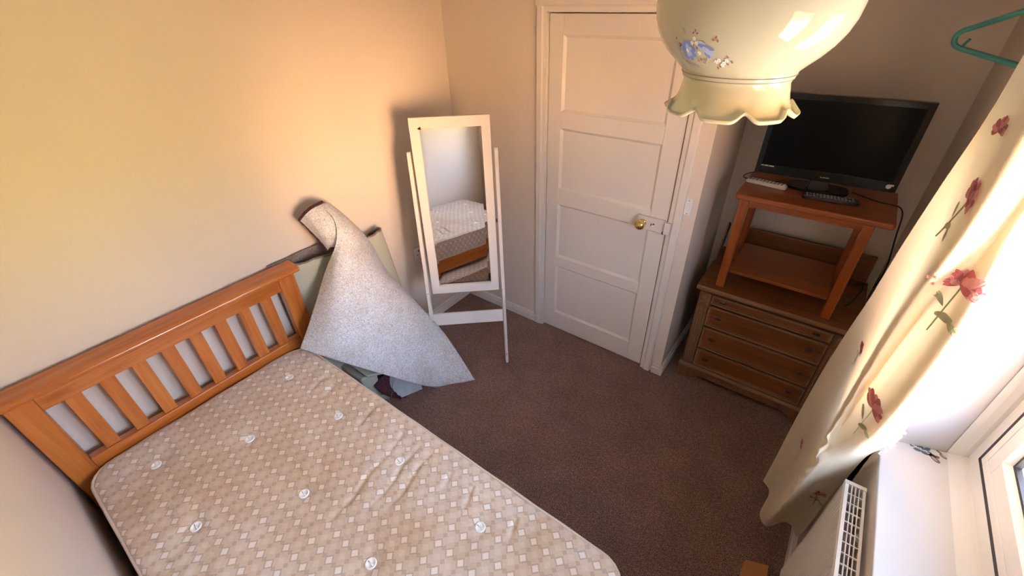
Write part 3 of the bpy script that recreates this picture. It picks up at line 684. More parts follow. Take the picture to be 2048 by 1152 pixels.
for (z0, z1) in ((0.590, 0.650), (0.438, 0.578), (0.270, 0.424), (0.126, 0.256)):
    x0, x1 = CX0+0.068, CX1-0.068
    dr = MB().box(x0, x1, CY0-0.002, CY0+0.02, z0, z1).build('drawer', M_chX, ch, bevel=0.002)
    rm = MB(); w = 0.010
    ring_rect(rm, x0, x1, z0, z1, w, CY0-0.009, CY0-0.0015)
    ring_rect(rm, x0+w+0.004, x1-w-0.004, z0+w+0.004, z1-w-0.004, 0.003, CY0-0.005, CY0-0.0015)
    sub(dr, rm.build('drawer_moulding', M_chM, ch, bevel=0.002))
    zc = (z0+z1)/2+0.002
    for xh in (1.866, 2.318):
        hd = MB()
        hd.lathe([(0.0001, -0.0085), (0.010, -0.008), (0.017, -0.0065), (0.0185, -0.003), (0.0001, -0.003)], (xh, CY0+0.001, zc), 18, axis='y')
        hd.tube([(xh-0.013, CY0-0.006, zc), (xh-0.012, CY0-0.018, zc-0.003), (xh, CY0-0.021, zc-0.006), (xh+0.012, CY0-0.018, zc-0.003), (xh+0.013, CY0-0.006, zc)], 0.0028, 7)
        for v in hd.bm.verts: v.co.z = zc+(v.co.z-zc)*0.62
        sub(dr, hd.build('drawer_handle', M_bronze, ch, smooth=True))

# ------------------------------------------------------------------ small table on the chest
tb = thing('side_table', 'small orange-brown table with a lower shelf standing on the chest of drawers', 'table', (2.09, 0.3, 0.702))
Z0 = 0.7022
mb = MB().prism([(1.774, 0.098), (1.782, 0.088), (2.396, 0.088), (2.404, 0.098), (2.404, 0.50), (1.774, 0.50)], 1.216, 1.243)
mb.build('table_top', M_tabX, tb, bevel=0.008, seg=3)
for x0 in (1.799, 2.300):
    for y0, y1 in ((0.106, 0.152), (0.436, 0.482)):
        MB().box(x0, x0+0.042, y0, y1, Z0, 1.2155).build('table_leg', M_tabZ, tb, bevel=0.004)
mb = MB().box(1.8415, 2.2995, 0.116, 0.134, 1.180, 1.2155).build('apron', M_tabX, tb)
mb = MB().box(1.8415, 2.2995, 0.454, 0.472, 1.180, 1.2155).build('apron', M_tabX, tb)
for x0 in (1.806, 2.318): MB().box(x0, x0+0.018, 0.1525, 0.4355, 1.180, 1.2155).build('side_apron', M_tabX, tb)
MB().box(1.842, 2.299, 0.114, 0.474, 0.800, 0.818).build('shelf', M_tabX, tb, bevel=0.003)

# ------------------------------------------------------------------ television
tvyaw = math.atan2(0.030, 0.56)
tv = thing('television', 'black flat screen television on the small orange-brown table', 'television', (2.085, 0.305, 1.2435), tvyaw)
TW, TB, TT = 0.2835, 0.060, 0.432
mb = MB()
mb.box(-TW, -TW+0.024, -0.018, 0.012, TB, TT).box(TW-0.024, TW, -0.018, 0.012, TB, TT).box(-TW+0.024, TW-0.024, -0.018, 0.012, TT-0.026, TT).box(-TW+0.024, TW-0.024, -0.018, 0.012, TB, TB+0.046)
mb.build('bezel', M_tvframe, tv, bevel=0.0015)
MB().box(-TW+0.024, TW-0.024, -0.0145, 0.011, TB+0.046, TT-0.026).build('screen', M_screen, tv)
MB().prism([(-0.24, TB+0.02), (0.24, TB+0.02), (0.24, TT-0.06), (0.16, TT-0.02), (-0.16, TT-0.02), (-0.24, TT-0.06)], 0.0125, 0.05, 'y').build('rear_housing', M_black, tv, bevel=0.006)
MB().prism([(-0.045, 0.012), (0.045, 0.012), (0.035, 0.12), (-0.035, 0.12)], 0.013, 0.035, 'y').box(-0.035, 0.035, -0.014, 0.013, 0.012, 0.060).build('stand_neck', M_black, tv)
mb = MB().prism([(0.130*math.copysign(abs(math.cos(a))**0.6, math.cos(a)), 0.045+0.070*math.copysign(abs(math.sin(a))**0.6, math.sin(a))) for a in [k/36*2*PI for k in range(36)]], 0.0005, 0.013)
mb.build('stand_base', M_tvframe, tv, bevel=0.004)
mb = MB().box(-0.262, -0.248, -0.0192, -0.0178, TB+0.036, TB+0.040).box(-0.246, -0.230, -0.0192, -0.0178, TB+0.0355, TB+0.0405).box(-0.227, -0.205, -0.0192, -0.0178, TB+0.035, TB+0.040)
mb.build('spec_print', M_greymark, tv)
# tiny grey maker's mark: a dot and a row of small letters
mk = MB(); mk.lathe([(0.0001, -0.0193), (0.0026, -0.0193), (0.0026, -0.0178)], (-0.003, 0, TB+0.020), 10, axis='y')
xx = 0.003
for wdt in (0.003, 0.0012, 0.003, 0.0028, 0.003, 0.003, 0.0028):
    mk.box(xx, xx+0.0009, -0.0192, -0.0178, TB+0.0180, TB+0.0222)
    if wdt > 0.002:
        mk.box(xx+wdt-0.0009, xx+wdt, -0.0192, -0.0178, TB+0.0180, TB+0.0222); mk.box(xx+0.0009, xx+wdt-0.0009, -0.0192, -0.0178, TB+0.0196, TB+0.0205)
    xx += wdt+0.0012
mk.build('maker_mark', M_greymark, tv)
mb = MB().lathe([(0.0001, -0.0195), (0.010, -0.0195), (0.010, -0.0178)], (0.252, 0, TB+0.024), 18, axis='y').box(0.256, 0.269, -0.0195, -0.0178, TB+0.027, TB+0.034)
s_ = mb.build('round_sticker', M_white, tv); s_['label'] = 'small white round sticker'

# remotes
def remote(name, label, cat, loc, rz, L, W, H, body, top_, btn, rows, cols):
    r = thing(name, label, cat, loc, rz, 'remote controls on the side table')
    prof = [(L/2*math.copysign(abs(math.cos(a))**0.35, math.cos(a)), W/2*math.copysign(abs(math.sin(a))**0.35, math.sin(a))) for a in [k/40*2*PI for k in range(40)]]
    MB().prism(prof, 0.0008, H*0.75).build('case', body, r, bevel=0.003)
    MB().prism([(a*0.95, b*0.86) for a, b in prof], H*0.75, H).build('face_plate', top_, r, bevel=0.0015)
    b_ = MB()
    for i in range(rows):
        for j in range(cols):
            if (i*7+j*3) % 11 == 10: continue
            x = -L*0.42+L*0.80*i/(rows-1); y = -W*0.28+W*0.56*j/(cols-1)
            b_.lathe([(0.0001, H+0.0012), (W*0.07, H+0.0012), (W*0.085, H)], (x, y, 0), 8)
    b_.build('buttons', btn, r)
    return r
remote('remote_control', 'pale grey remote control at the left end of the small table', 'remote control', (1.872, 0.278, 1.2432), -0.12, 0.185, 0.046, 0.020, M_remote, M_remote, M_btn, 10, 3)
remote('remote_control', 'black remote control in front of the television stand', 'remote control', (2.150, 0.228, 1.2432), 0.14, 0.225, 0.055, 0.018, M_black, M_btn, M_greymark, 14, 3)

def spline(pts, n=12):
    P = [Vector(p) for p in pts]; return [cr1(P, k/(n*(len(P)-1))*(len(P)-1)) for k in range(n*(len(P)-1)+1)]
tag(MB().tube(spline([(1.90, 0.360, 1.30), (1.81, 0.368, 1.275), (1.755, 0.355, 1.252), (1.765, 0.312, 1.2495), (1.83, 0.325, 1.2485), (1.90, 0.335, 1.248), (1.94, 0.395, 1.2475)]), 0.0028, 6).build('power_cable', M_black, smooth=True),
    'thin black cable looping off the left end of the small table', 'cable')
tag(MB().tube(spline([(2.225, 0.385, 1.2475), (2.26, 0.36, 1.2475), (2.33, 0.32, 1.2475), (2.392, 0.31, 1.2475), (2.420, 0.32, 1.232), (2.438, 0.34, 1.19), (2.452, 0.35, 1.10), (2.470, 0.37, 1.00), (2.484, 0.40, 0.92), (2.490, 0.43, 0.82), (2.488, 0.46, 0.75)]), 0.003, 6).build('power_cable', M_black, smooth=True),
    'black cable hanging down past the right end of the small table', 'cable')
tag(MB().tube(spline([(2.36, 0.52, 0.712), (2.42, 0.53, 0.7075), (2.452, 0.555, 0.7065), (2.455, 0.50, 0.7065), (2.44, 0.43, 0.7065), (2.425, 0.36, 0.7065), (2.41, 0.31, 0.7065), (2.39, 0.275, 0.7065)]), 0.0045, 6).build('power_cable', M_black, smooth=True),
    'black cable lying on top of the chest beside the table leg', 'cable')
# thin framed panel leaning by the alcove wall
pf = thing('picture_frame', 'thin pale-edged board seen edge on, leaning left of the small table', 'picture', (1.72, 0.43, 0.702))
MB().prism([(0.365, 0.7025), (0.500, 0.9105), (0.565, 0.868), (0.44, 0.7025)], 1.722, 1.728, 'x').build('board', M_chX, pf)
MB().tube([(1.7225, 0.366, 0.7055), (1.7225, 0.4995, 0.910)], 0.003, 5).build('front_edge', M_chM, pf)

# ------------------------------------------------------------------ switch, socket, small marks
sw_ = thing('light_switch', 'narrow white light switch on the wall right of the door', 'light switch', (1.594, -0.001, 1.16))
MB().box(1.577, 1.611, -0.010, -0.0005, 1.120, 1.206).build('switch_plate', M_white, sw_, bevel=0.002)
MB().prism([(-0.0102, 1.147), (-0.0165, 1.150), (-0.0125, 1.180), (-0.0102, 1.180)], 1.587, 1.601, 'x').build('rocker', M_white, sw_, bevel=0.001)
for z in (1.128, 1.198): MB().lathe([(0.0001, -0.0112), (0.0022, -0.0112), (0.0022, -0.0098)], (1.594, 0, z), 10, axis='y').build('screw', M_btn, sw_)
so = thing('wall_socket', 'white electrical socket low on the left wall behind the mirror', 'socket', (0.001, -0.47, 0.6))
MB().box(0.0005, 0.010, -0.513, -0.427, 0.560, 0.648).build('socket_plate', M_white, so, bevel=0.002)
MB().box(0.0098, 0.0106, -0.474, -0.466, 0.615, 0.628).box(0.0098, 0.0106, -0.488, -0.480, 0.590, 0.596).box(0.0098, 0.0106, -0.460, -0.452, 0.590, 0.596).build('socket_holes', M_dark, so)
tag(MB().lathe([(0.0001, 0.006), (0.0025, 0.006), (0.0025, 0.0003), (0.0001, 0.0003)], (0, -2.021, 1.816), 8, axis='x').build('nail', M_bronze), 'tiny dark nail in the upper left wall', 'nail')
tag(MB().prism([(2.358, -0.868), (2.352, -0.98), (2.455, -0.98), (2.445, -0.836)], 0.0015, 0.022).build('wood_block', M_box, bevel=0.002), 'small tan wooden board lying on the carpet beside the radiator', 'board')

# ------------------------------------------------------------------ radiator
rd = thing('radiator', 'white corrugated panel radiator under the window', 'radiator', (2.47, -1.5, 0.24))
RY1, RY0, RZ0, RZ1 = -0.957, -2.05, 0.235, 0.835
RXF, RXB = 2.450, 2.503
mb = MB(); n = int((RY1-RY0-0.06)/0.0167)
ys = [RY0+0.03]
ribs = []
for k in range(n):
    y = RY1-0.035-k*0.0167
    ribs += [(RXF+0.001, y), (RXF+0.001, y-0.0095), (RXF+0.0065, y-0.0115), (RXF+0.0065, y-0.0148)]
front = [(RXF+0.001, RY1-0.004)]+ribs+[(RXF+0.001, RY0+0.004)]
P0 = [mb.bm.verts.new((x, y, RZ0+0.012)) for x, y in front]; P1 = [mb.bm.verts.new((x, y, RZ1-0.020)) for x, y in front]
for a in range(len(front)-1): mb.face([P0[a], P0[a+1], P1[a+1], P1[a]])
fp = mb.build('ribbed_panel', M_rad, rd, solid=0.0012, off=1)
MB().box(RXF+0.0085, RXF+0.0135, RY0+0.004, RY1-0.004, RZ0+0.012, RZ1-0.016).box(RXF-0.001, RXF+0.010, RY0+0.002, RY1-0.002, RZ1-0.0202, RZ1-0.008).box(RXF, RXF+0.010, RY0+0.002, RY1-0.002, RZ0, RZ0+0.0118).build('panel_body', M_rad, rd, bevel=0.002)
MB().box(RXF+0.002, RXB, RY1-0.0018, RY1+0.0022, RZ0+0.03, RZ1-0.006).build('side_panel', M_rad, rd, bevel=0.001)
MB().box(RXF+0.002, RXB, RY0-0.002, RY0+0.002, RZ0+0.03, RZ1-0.006).build('side_panel', M_rad, rd, bevel=0.001)
mb = MB()
gx0, gx1 = RXF+0.001, RXB
mb.box(gx0, gx0+0.009, RY0-0.001, RY1+0.001, RZ1-0.0078, RZ1).box(gx1-0.007, gx1, RY0-0.001, RY1+0.001, RZ1-0.0078, RZ1)
mb.box(gx0-0.001, gx1+0.001, RY1-0.010, RY1+0.003, RZ1-0.010, RZ1+0.0015).box(gx0-0.001, gx1+0.001, RY0-0.003, RY0+0.010, RZ1-0.010, RZ1+0.0015)
for k in range(1, 4):
    x = gx0+0.009+(gx1-gx0-0.016)*k/4; mb.box(x-0.0012, x+0.0012, RY0+0.010, RY1-0.010, RZ1-0.006, RZ1-0.001)
y = RY1-0.010
while y > RY0+0.03:
    y -= 0.0335; mb.box(gx0+0.009, gx1-0.007, y-0.0013, y+0.0013, RZ1-0.006, RZ1-0.0005)
mb.build('top_grille', M_rad, rd)
mb = MB(); y = RY1-0.02
pts = []
while y > RY0+0.02:
    pts += [(RXF+0.016, y), (RXF+0.040, y-0.004), (RXF+0.040, y-0.012), (RXF+0.016, y-0.016)]; y -= 0.024
P0 = [mb.bm.verts.new((x, y_, RZ0+0.03)) for x, y_ in pts]; P1 = [mb.bm.verts.new((x, y_, RZ1-0.045)) for x, y_ in pts]
for a in range(len(pts)-1): mb.face([P0[a], P0[a+1], P1[a+1], P1[a]])
mb.build('convector_fins', M_rad, rd)
for y in (RY1-0.15, RY0+0.12): MB().box(RXB, WX0-0.0003, y, y+0.03, 0.3, 0.78).build('wall_bracket', M_rad, rd)

# ------------------------------------------------------------------ curtain
CUR = [
        [(2.328, -0.522, 0.130), (2.363, -0.565, 0.130), (2.350, -0.695, 0.130), (2.385, -0.740, 0.130), (2.440, -0.680, 0.130), (2.468, -0.690, 0.150), (2.488, -0.745, 0.175), (2.497, -0.715, 0.175)],
        [(2.331, -0.509, 0.300), (2.366, -0.604, 0.300), (2.358, -0.732, 0.300), (2.377, -0.804, 0.300), (2.433, -0.732, 0.300), (2.466, -0.746, 0.300), (2.488, -0.781, 0.300), (2.497, -0.751, 0.300)],
        [(2.334, -0.473, 0.500), (2.369, -0.646, 0.500), (2.370, -0.770, 0.500), (2.360, -0.911, 0.500), (2.420, -0.815, 0.500), (2.462, -0.786, 0.500), (2.488, -0.794, 0.500), (2.497, -0.764, 0.500)],
        [(2.336, -0.460, 0.700), (2.371, -0.669, 0.700), (2.363, -0.867, 0.700), (2.361, -0.959, 0.700), (2.406, -0.902, 0.700), (2.447, -0.864, 0.700), (2.485, -0.825, 0.700), (2.497, -0.795, 0.700)],
        [(2.338, -0.466, 0.850), (2.373, -0.675, 0.850), (2.357, -0.931, 0.850), (2.362, -0.982, 0.850), (2.395, -0.961, 0.850), (2.435, -0.922, 0.850), (2.474, -0.879, 0.850), (2.497, -0.829, 0.850)],
        [(2.340, -0.498, 1.000), (2.375, -0.671, 1.000), (2.352, -0.970, 1.000), (2.368, -0.974, 1.000), (2.391, -0.997, 1.000), (2.417, -1.002, 1.000), (2.448, -0.977, 1.000), (2.493, -0.927, 1.000)],
        [(2.336, -0.578, 1.150), (2.365, -0.734, 1.150), (2.347, -0.998, 1.150), (2.373, -0.962, 1.150), (2.389, -1.019, 1.150), (2.405, -1.061, 1.150), (2.428, -1.059, 1.150), (2.473, -1.009, 1.150)],
        [(2.331, -0.662, 1.300), (2.354, -0.797, 1.300), (2.343, -1.015, 1.300), (2.374, -0.978, 1.300), (2.390, -1.026, 1.300), (2.404, -1.079, 1.300), (2.425, -1.089, 1.300), (2.470, -1.039, 1.300)],
        [(2.325, -0.735, 1.500), (2.340, -0.873, 1.500), (2.339, -1.033, 1.500), (2.376, -1.013, 1.500), (2.392, -1.035, 1.500), (2.404, -1.078, 1.500), (2.420, -1.095, 1.500), (2.465, -1.045, 1.500)],
        [(2.317, -0.843, 1.700), (2.333, -0.965, 1.700), (2.338, -1.093, 1.700), (2.377, -1.067, 1.700), (2.393, -1.057, 1.700), (2.404, -1.067, 1.700), (2.418, -1.059, 1.700), (2.463, -1.009, 1.700)],
        [(2.308, -0.971, 1.900), (2.327, -1.018, 1.900), (2.336, -1.092, 1.900), (2.379, -1.063, 1.900), (2.394, -1.046, 1.900), (2.405, -1.051, 1.900), (2.417, -1.044, 1.900), (2.462, -0.994, 1.900)],
        [(2.300, -1.010, 2.090), (2.320, -1.018, 2.090), (2.335, -1.049, 2.090), (2.380, -0.997, 2.090), (2.395, -0.974, 2.090), (2.405, -0.972, 2.090), (2.415, -0.964, 2.090), (2.460, -0.914, 2.090)]]
cf0 = surf(CUR)
def cf(u, v):
    p = cf0(u, v); w = v*10
    # creases in the middle band
    k = math.exp(-((u-0.36)/0.10)**2)*math.exp(-((v-0.36)/0.22)**2)
    a = 0.007*k*math.sin(w*7+u*14+2*math.sin(w*3))+0.003*k*math.sin(w*15-u*35)
    a += 0.0012*math.sin(u*23+w*1.3)*(1-k)
    return p+Vector((-0.8, -0.5, 0))*a
cur = thing('curtain', 'cream curtain with embroidered red flowers, pulled back beside the window', 'curtain', (2.42, -0.8, 0.13))
cloth = MB().grid(cf, 150, 170).build('curtain_cloth', M_curtain, cur, smooth=True, fix=False)
N_up = Vector((-0.75, -0.60, 0.25)).normalized()
def flower(u0, v0, size, rot, parts='full', sx=1.0):
    e = 1e-3
    du = (cf0(u0+e, v0)-cf0(u0-e, v0)); dv = (cf0(u0, v0+e)-cf0(u0, v0-e)); su = du.length/(2*e); sv = dv.length/(2*e)
    cr_, sr_ = math.cos(rot), math.sin(rot)
    def mp(x, y, h=0.0035):
        X = (x*cr_-y*sr_)*size*sx; Y = (x*sr_+y*cr_)*size
        u = min(0.999, max(0.001, u0+X/su)); v = min(0.999, max(0.001, v0+Y/sv))
        p = cf(u, v); a = cf(min(1, u+e), v)-p; b = cf(u, min(1, v+e))-p; n = a.cross(b).normalized()
        if n.dot(N_up) < 0: n = -n
        return p+n*h
    root = MB()
    def petal(cx, cy, ang, L, W, m, h):
        pts = []
        for k in range(14):
            a = k/14*2*PI; px = L*(0.5+0.5*math.cos(a))+0.02*math.sin(a*4+ang*5); py = W*1.05*math.sin(a)*(0.55+0.45*px/L)
            pts.append((cx+px*math.cos(ang)-py*math.sin(ang), cy+px*math.sin(ang)+py*math.cos(ang)))
        c = (sum(p[0] for p in pts)/14, sum(p[1] for p in pts)/14)
        root.fan(lambda x, y: mp(x, y, h), pts, c, m, 3)
    # spread carnation-like head
    for i, (a, L) in enumerate(((PI*1.02, 0.55), (PI*0.86, 0.62), (PI*0.70, 0.58), (PI*0.53, 0.50), (PI*0.36, 0.55), (PI*0.18, 0.60), (PI*0.0, 0.58), (-PI*0.13, 0.60))):
        petal(0, 0, a, L, 0.17, i % 2, 0.0035+0.0006*(i % 3))
    for i, a in enumerate((PI*0.9, PI*0.62, PI*0.30, -0.25)): petal(0.0, -0.03, a, 0.34, 0.13, (i+1) % 2, 0.0055)
    root.build('embroidered_flower', [M_rose, M_rose2], cur)
    if parts != 'head':
        root = MB()
        st = [(0.02-0.28*t-0.22*t*t, -0.05-1.75*t+0.2*math.sin(t*3)) for t in [k/14 for k in range(15)]]
        root.tube([mp(x, y, 0.003) for x, y in st], 0.0018*size/0.08, 5)
        petal(-0.28, -0.85, 2.1, 0.5, 0.12, 0, 0.004); petal(-0.42, -1.2, 0.45, 0.55, 0.13, 0, 0.004); petal(-0.05, -1.0, -0.9, 0.5, 0.12, 0, 0.004)
        root.build('embroidered_stem', M_sage, cur)
FLOWERS = [(0.225, 0.844, 0.068, -0.1), (0.595, 0.766, 0.070, 0.25, 'full', 1.5), (0.140, 0.550, 0.055, 0.3), (0.605, 0.578, 0.064, 0.25, 'full', 1.5), (0.664, 0.205, 0.062, 0.4, 'full', 1.3), (0.135, 0.219, 0.045, 0.2, 'head'), (0.150, 0.894, 0.045, 0.4, 'head')]
for f_ in FLOWERS: flower(*f_)
# frayed hem threads at the window-side edge
mb = MB()
for q in range(3):
    pts = []
    for k in range(26):
        t = k/25; v = 0.42+0.13*t; p = cf(0.985, v); pts.append(p+Vector((-0.002+0.004*math.sin(k*2.1+q), -0.012+0.006*math.sin(k*1.7+q*2), 0.004*math.cos(k*1.3+q))))
    mb.tube(pts, 0.0009, 4)
mb.build('frayed_threads', M_thread, cur)
# heading tape and hooks up to the rail
MB().grid(lambda u, v: cf(u, 1.0)+Vector((0.002, 0, 0.03*v-0.001)), 80, 2).build('heading_tape', M_curtain, cur, smooth=True)
rail = thing('curtain_rail', 'white curtain rail fixed above the window', 'curtain rail', (2.42, -1.3, 2.13))
MB().box(2.395, 2.425, -2.35, -0.45, 2.123, 2.141).build('rail_track', M_white, rail, bevel=0.002)
for y in (-0.60, -1.4, -2.2): MB().box(2.4255, WX0-0.0005, y-0.012, y+0.012, 2.12, 2.15).build('rail_bracket', M_white, rail)
# the second curtain, drawn back on the camera's side of the window (seen in the mirror)
c2 = thing('curtain', 'second cream curtain at the near end of the window, glimpsed in the mirror', 'curtain', (2.42, -2.22, 0.13))
MB().grid(lambda u, v: Vector((2.425+0.045*math.sin(u*6*PI)*(0.6+0.4*(1-v)), -2.36+0.22*u+0.01*math.sin(v*5), 0.13+1.985*v)), 90, 40).build('curtain_cloth', M_curtain, c2, smooth=True)

# ------------------------------------------------------------------ clothes hanger
hg = thing('clothes_hanger', 'teal plastic clothes hanger hooked over the end of the curtain rail', 'hanger', (2.371, -0.53, 1.90))
a_ = 1.0; Dh = Vector((math.cos(a_), -math.sin(a_), 0)); tip = Vector((2.263, -0.360, 1.936)); tl = math.radians(5)
def hp(s, h):   # s along the bar from the left tip, h up
    return tip+Dh*(s*math.cos(tl)+h*math.sin(tl))+Vector((0, 0, h*math.cos(tl)-s*math.sin(tl)))
pts = [hp(0.03, -0.004), hp(0.012, 0.000), hp(0.002, 0.010), hp(0.002, 0.022), hp(0.014, 0.034), hp(0.035, 0.043), hp(0.10, 0.072), hp(0.17, 0.102), hp(0.205, 0.108), hp(0.24, 0.102), hp(0.31, 0.072), hp(0.375, 0.043), hp(0.396, 0.034), hp(0.408, 0.022), hp(0.408, 0.010), hp(0.398, 0.0), hp(0.38, -0.004)]
pts = [cr1(pts, k/80*16) for k in range(81)]
MB().tube(pts, 0.0065, 8, closed=True).build('frame', M_hanger, hg, smooth=True)
MB().tube([hp(0.035, -0.002), hp(0.043, 0.009), hp(0.050, 0.020)], [0.0035, 0.003, 0.0035], 7).build('strap_peg', M_hanger, hg, smooth=True)
MB().tube([hp(0.372, -0.002), hp(0.365, 0.009), hp(0.358, 0.020)], [0.0035, 0.003, 0.0035], 7).build('strap_peg', M_hanger, hg, smooth=True)
hk = [hp(0.205, 0.108), hp(0.205, 0.135), hp(0.208, 0.155), hp(0.222, 0.172), hp(0.222, 0.195)]
top_ = hp(0.205, 0.108)
hk = spline([top_, top_+Vector((0.005, 0, 0.05)), Vector((2.388, -0.53, 2.06)), Vector((2.386, -0.53, 2.12)), Vector((2.392, -0.53, 2.150)), Vector((2.412, -0.53, 2.152)), Vector((2.432, -0.53, 2.135))], 6)
MB().tube(hk, 0.0035, 7).build('hook', M_hanger, hg, smooth=True)

# ------------------------------------------------------------------ ceiling pendant shade
LC = Vector((1.942, -1.325, 0))
lamp = thing('pendant_lamp', 'cream opal glass pendant lampshade with blue flowers and a frilled lower rim', 'lamp', (LC.x, LC.y, 2.4))
PROF = [(0.080, 1.957), (0.0785, 1.963), (0.0805, 1.969), (0.083, 1.9725), (0.0835, 1.976), (0.086, 1.981), (0.096, 1.990), (0.108, 2.001), (0.120, 2.015), (0.129, 2.030), (0.135, 2.047), (0.1375, 2.066), (0.136, 2.084), (0.129, 2.104), (0.114, 2.124), (0.092, 2.142), (0.066, 2.154), (0.045, 2.160), (0.040, 2.170)]
mb = MB(); n = 160; rings = []
NW = 8
ph0 = -1.12
for i, (f_, r_, z_, amp, za) in enumerate(((1.0, 0.0985, 1.926, 1.0, 1.0), (1.0, 0.0965, 1.922, 1.0, 1.0), (0.9, 0.0925, 1.9235, 0.95, 0.95), (0.8, 0.0885, 1.928, 0.8, 0.8), (0.55, 0.0845, 1.936, 0.5, 0.5), (0.25, 0.0815, 1.946, 0.2, 0.2))):
    ring = []
    for k in range(n):
        a = k/n*2*PI; s = math.cos(NW*(a-math.radians(-63))); s2 = max(0.0, (s+0.25)/1.25)**2.2
        r = r_+0.002*amp-0.0085*amp*s2; z = z_-0.003*za+0.0115*za*s2
        ring.append(mb.bm.verts.new((LC.x+r*math.cos(a), LC.y+r*math.sin(a), z)))
    rings.append(ring)
for r_, z_ in PROF: rings.append([mb.bm.verts.new((LC.x+r_*math.cos(k/n*2*PI), LC.y+r_*math.sin(k/n*2*PI), z_)) for k in range(n)])
for A, B in zip(rings, rings[1:]):
    for k in range(n): mb.face([A[k], A[(k+1) % n], B[(k+1) % n], B[k]])
mb.bm.normal_update()
shade = mb.build('lamp_shade', M_opal, lamp, smooth=True, solid=0.003, off=-1)
for zz_, rr_ in ((1.9695, 0.0812), (1.9755, 0.0840)):
    MB().tube([(LC.x+rr_*math.cos(k/96*2*PI), LC.y+rr_*math.sin(k/96*2*PI), zz_) for k in range(96)], 0.0007, 5, closed=True).build('painted_line', M_fl_grey, lamp)
def pr(z):
    for (r0, z0), (r1, z1) in zip(PROF, PROF[1:]):
        if z0 <= z <= z1: return r0+(r1-r0)*(z-z0)/(z1-z0)
    return 0.13
AZ0, ZC = math.radians(-107.5), 2.013
def lm(x, y, h=0.0008):   # x mm right, y mm up along the bulge, on the shade
    s = y*0.00125; z = ZC+s*0.92; r = pr(z)+0.0002
    a = AZ0+x*0.00112/r; nz = Vector((math.cos(a)*0.75, math.sin(a)*0.75, -0.65))
    return Vector((LC.x+r*math.cos(a), LC.y+r*math.sin(a), z))+nz*h
def ell(mb, cx, cy, ang, L, W, m=0, h=0.0008):
    pts = []
    for k in range(12):
        a = k/12*2*PI; px = L*(0.5+0.5*math.cos(a)); py = W*math.sin(a)
        pts.append((cx+px*math.cos(ang)-py*math.sin(ang), cy+px*math.sin(ang)+py*math.cos(ang)))
    c = (sum(p[0] for p in pts)/12, sum(p[1] for p in pts)/12); mb.fan(lambda x, y: lm(x, y, h), pts, c, m)
mt = MB()
for a in (1.9, 1.15, 0.15, -0.55, -1.25, -2.0, 2.9): ell(mt, -14, 0, a, 12.5, 3.6, 0, 0.0006)
for a in (1.5, 0.5, -1.6, -0.9): ell(mt, -14, 0, a, 8, 2.4, 1, 0.0008)
ell(mt, -16, -0.5, 0.3, 4, 2.5, 3, 0.0011)
ell(mt, 14, 3, 2.7, 15, 5, 1, 0.0006); ell(mt, 2, 8, -0.25, 22, 2.6, 0, 0.0008); ell(mt, 8, 5, -0.6, 16, 3.4, 1, 0.0009); ell(mt, 10, 0, -0.9, 9, 2.4, 0, 0.0007)
for (x, y) in ((-29, 13), (-27, 8), (1, 21), (-3, 19), (5, 20), (1, 2), (-5, 6), (26, 15), (22, 13), (28, 11), (-1, -13), (3, -11), (21, -17), (25, -18), (36, -13), (40, -12), (38, -6), (-25, -15), (-28, -12), (-22, -17), (-30, 15)):
    ell(mt, x, y, random.uniform(0, 6.2), 3.4, 1.0, 2, 0.0008)
for (x, y) in ((-1, 14), (-5, 9), (1, 9), (26, -9), (31, -12), (35, -9), (28, -15), (22, -11), (3, -2)):
    for k in range(5): ell(mt, x, y, k*1.257+x, 2.6, 0.9, 3, 0.0009)
    ell(mt, x-0.5, y, 0, 1.0, 0.6, 4, 0.0012)
for p_ in (((-24, -12), (-27, -5), (-25, 3), (-20, 6)), ((5, 12), (9, 12), (13, 10)), ((13, -2), (12, -8), (7, -14), (4, -13))):
    mt.tube([lm(x, y, 0.0006) for x, y in p_], 0.0004, 4, m=4)
for (x, y, a, L) in ((-33, 8, -0.6, 7), (-14, 19, 2.2, 8), (-16, -17, -2.2, 7), (-13, -17, -0.3, 9), (5, -14, 1.0, 7)): ell(mt, x, y, a, L, 1.6, 4, 0.0007)
mt = mt.build('painted_flowers', [M_fl_blue, M_fl_pale, M_fl_red, M_fl_white, M_fl_grey], lamp)
sub(shade, mt)
MB().lathe([(0.041, 2.166), (0.044, 2.176), (0.036, 2.190), (0.014, 2.200), (0.012, 2.215), (0.0001, 2.216)], (LC.x, LC.y, 0), 24).build('gallery', M_brass, lamp, smooth=True)
MB().tube([(LC.x, LC.y, 2.214), (LC.x, LC.y, 2.385)], 0.0035, 8).build('flex', M_white, lamp)
MB().lathe([(0.0001, 2.375), (0.035, 2.378), (0.042, 2.390), (0.042, 2.3995), (0.0001, 2.3995)], (LC.x, LC.y, 0), 24).build('ceiling_rose', M_white, lamp, smooth=True)
MB().lathe([(0.0001, 2.055), (0.018, 2.060), (0.030, 2.080), (0.028, 2.105), (0.014, 2.130), (0.013, 2.165)], (LC.x, LC.y, 0), 20).build('bulb', M_white, lamp, smooth=True)

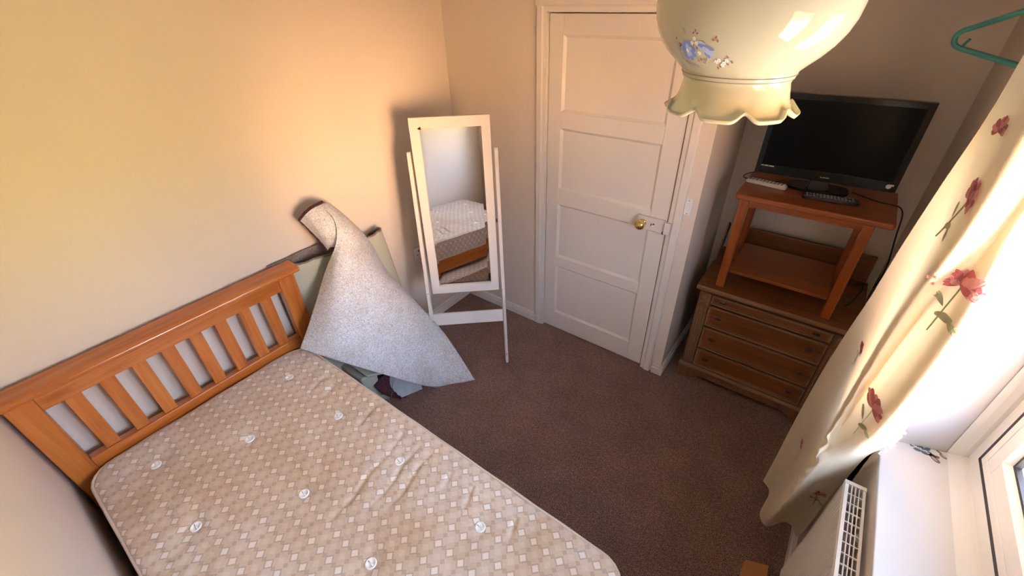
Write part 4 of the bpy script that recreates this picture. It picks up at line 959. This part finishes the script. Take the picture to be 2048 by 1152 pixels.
# ------------------------------------------------------------------ stickers on the sill
M_stk = mat('slate_blue_print', (0.10, 0.13, 0.18), 0.5); M_stk2 = mat('pale_print', (0.66, 0.70, 0.76), 0.5); M_stk3 = mat('brown_print', (0.22, 0.16, 0.13), 0.5); M_stk4 = mat('tan_print', (0.48, 0.40, 0.33), 0.5)
def blob(mb, cx, cy, ang, L, W, m, h):
    pts = [(cx+L*math.cos(a)*math.cos(ang)-W*math.sin(a)*math.sin(ang), cy+L*math.cos(a)*math.sin(ang)+W*math.sin(a)*math.cos(ang)) for a in [k/14*2*PI for k in range(14)]]
    mb.prism(pts, 0.9001, h, m=m)
s1 = thing('flower_sticker', 'slate blue flower sticker in the corner of the white sill', 'sticker', (2.61, -0.76, 0.9))
mb = MB()
for k in range(9):
    t = k/8; blob(mb, 2.586+0.048*t, -0.764-0.008*t+0.012*math.sin(k*2.3), 1.2+k, 0.010, 0.006, 0, 0.9006)
blob(mb, 2.612, -0.741, -0.8, 0.006, 0.004, 0, 0.9006)
mb.build('petals', [M_stk, M_stk2], s1)
mb = MB()
for k in range(7): blob(mb, 2.588+0.006*k, -0.766-0.001*k+0.010*math.sin(k*3.1), 0.6*k, 0.0042, 0.0018, 0, 0.9009)
mb.build('petal_highlights', M_stk2, s1)
s2 = thing('shell_sticker', 'grey-brown shell sticker just below the blue flower sticker', 'sticker', (2.64, -0.785, 0.9))
mb = MB(); blob(mb, 2.640, -0.789, -0.75, 0.014, 0.0075, 0, 0.9006); blob(mb, 2.645, -0.776, 0.5, 0.006, 0.005, 0, 0.9006); mb.build('shell', M_stk3, s2)
mb = MB(); blob(mb, 2.637, -0.788, -0.75, 0.009, 0.0035, 0, 0.9009); mb.build('shell_highlight', M_stk4, s2)
s3 = thing('shell_sticker', 'brown shell sticker closest to the window frame', 'sticker', (2.66, -0.75, 0.9))
mb = MB(); blob(mb, 2.650, -0.752, -0.6, 0.009, 0.003, 0, 0.9006); blob(mb, 2.659, -0.764, -0.6, 0.010, 0.005, 0, 0.9006); mb.build('shell', M_stk3, s3)
mb = MB(); blob(mb, 2.659, -0.763, -0.6, 0.006, 0.002, 0, 0.9009); mb.build('shell_highlight', M_stk4, s3)

for o in bpy.data.objects:
    if '_o' in o: del o['_o']
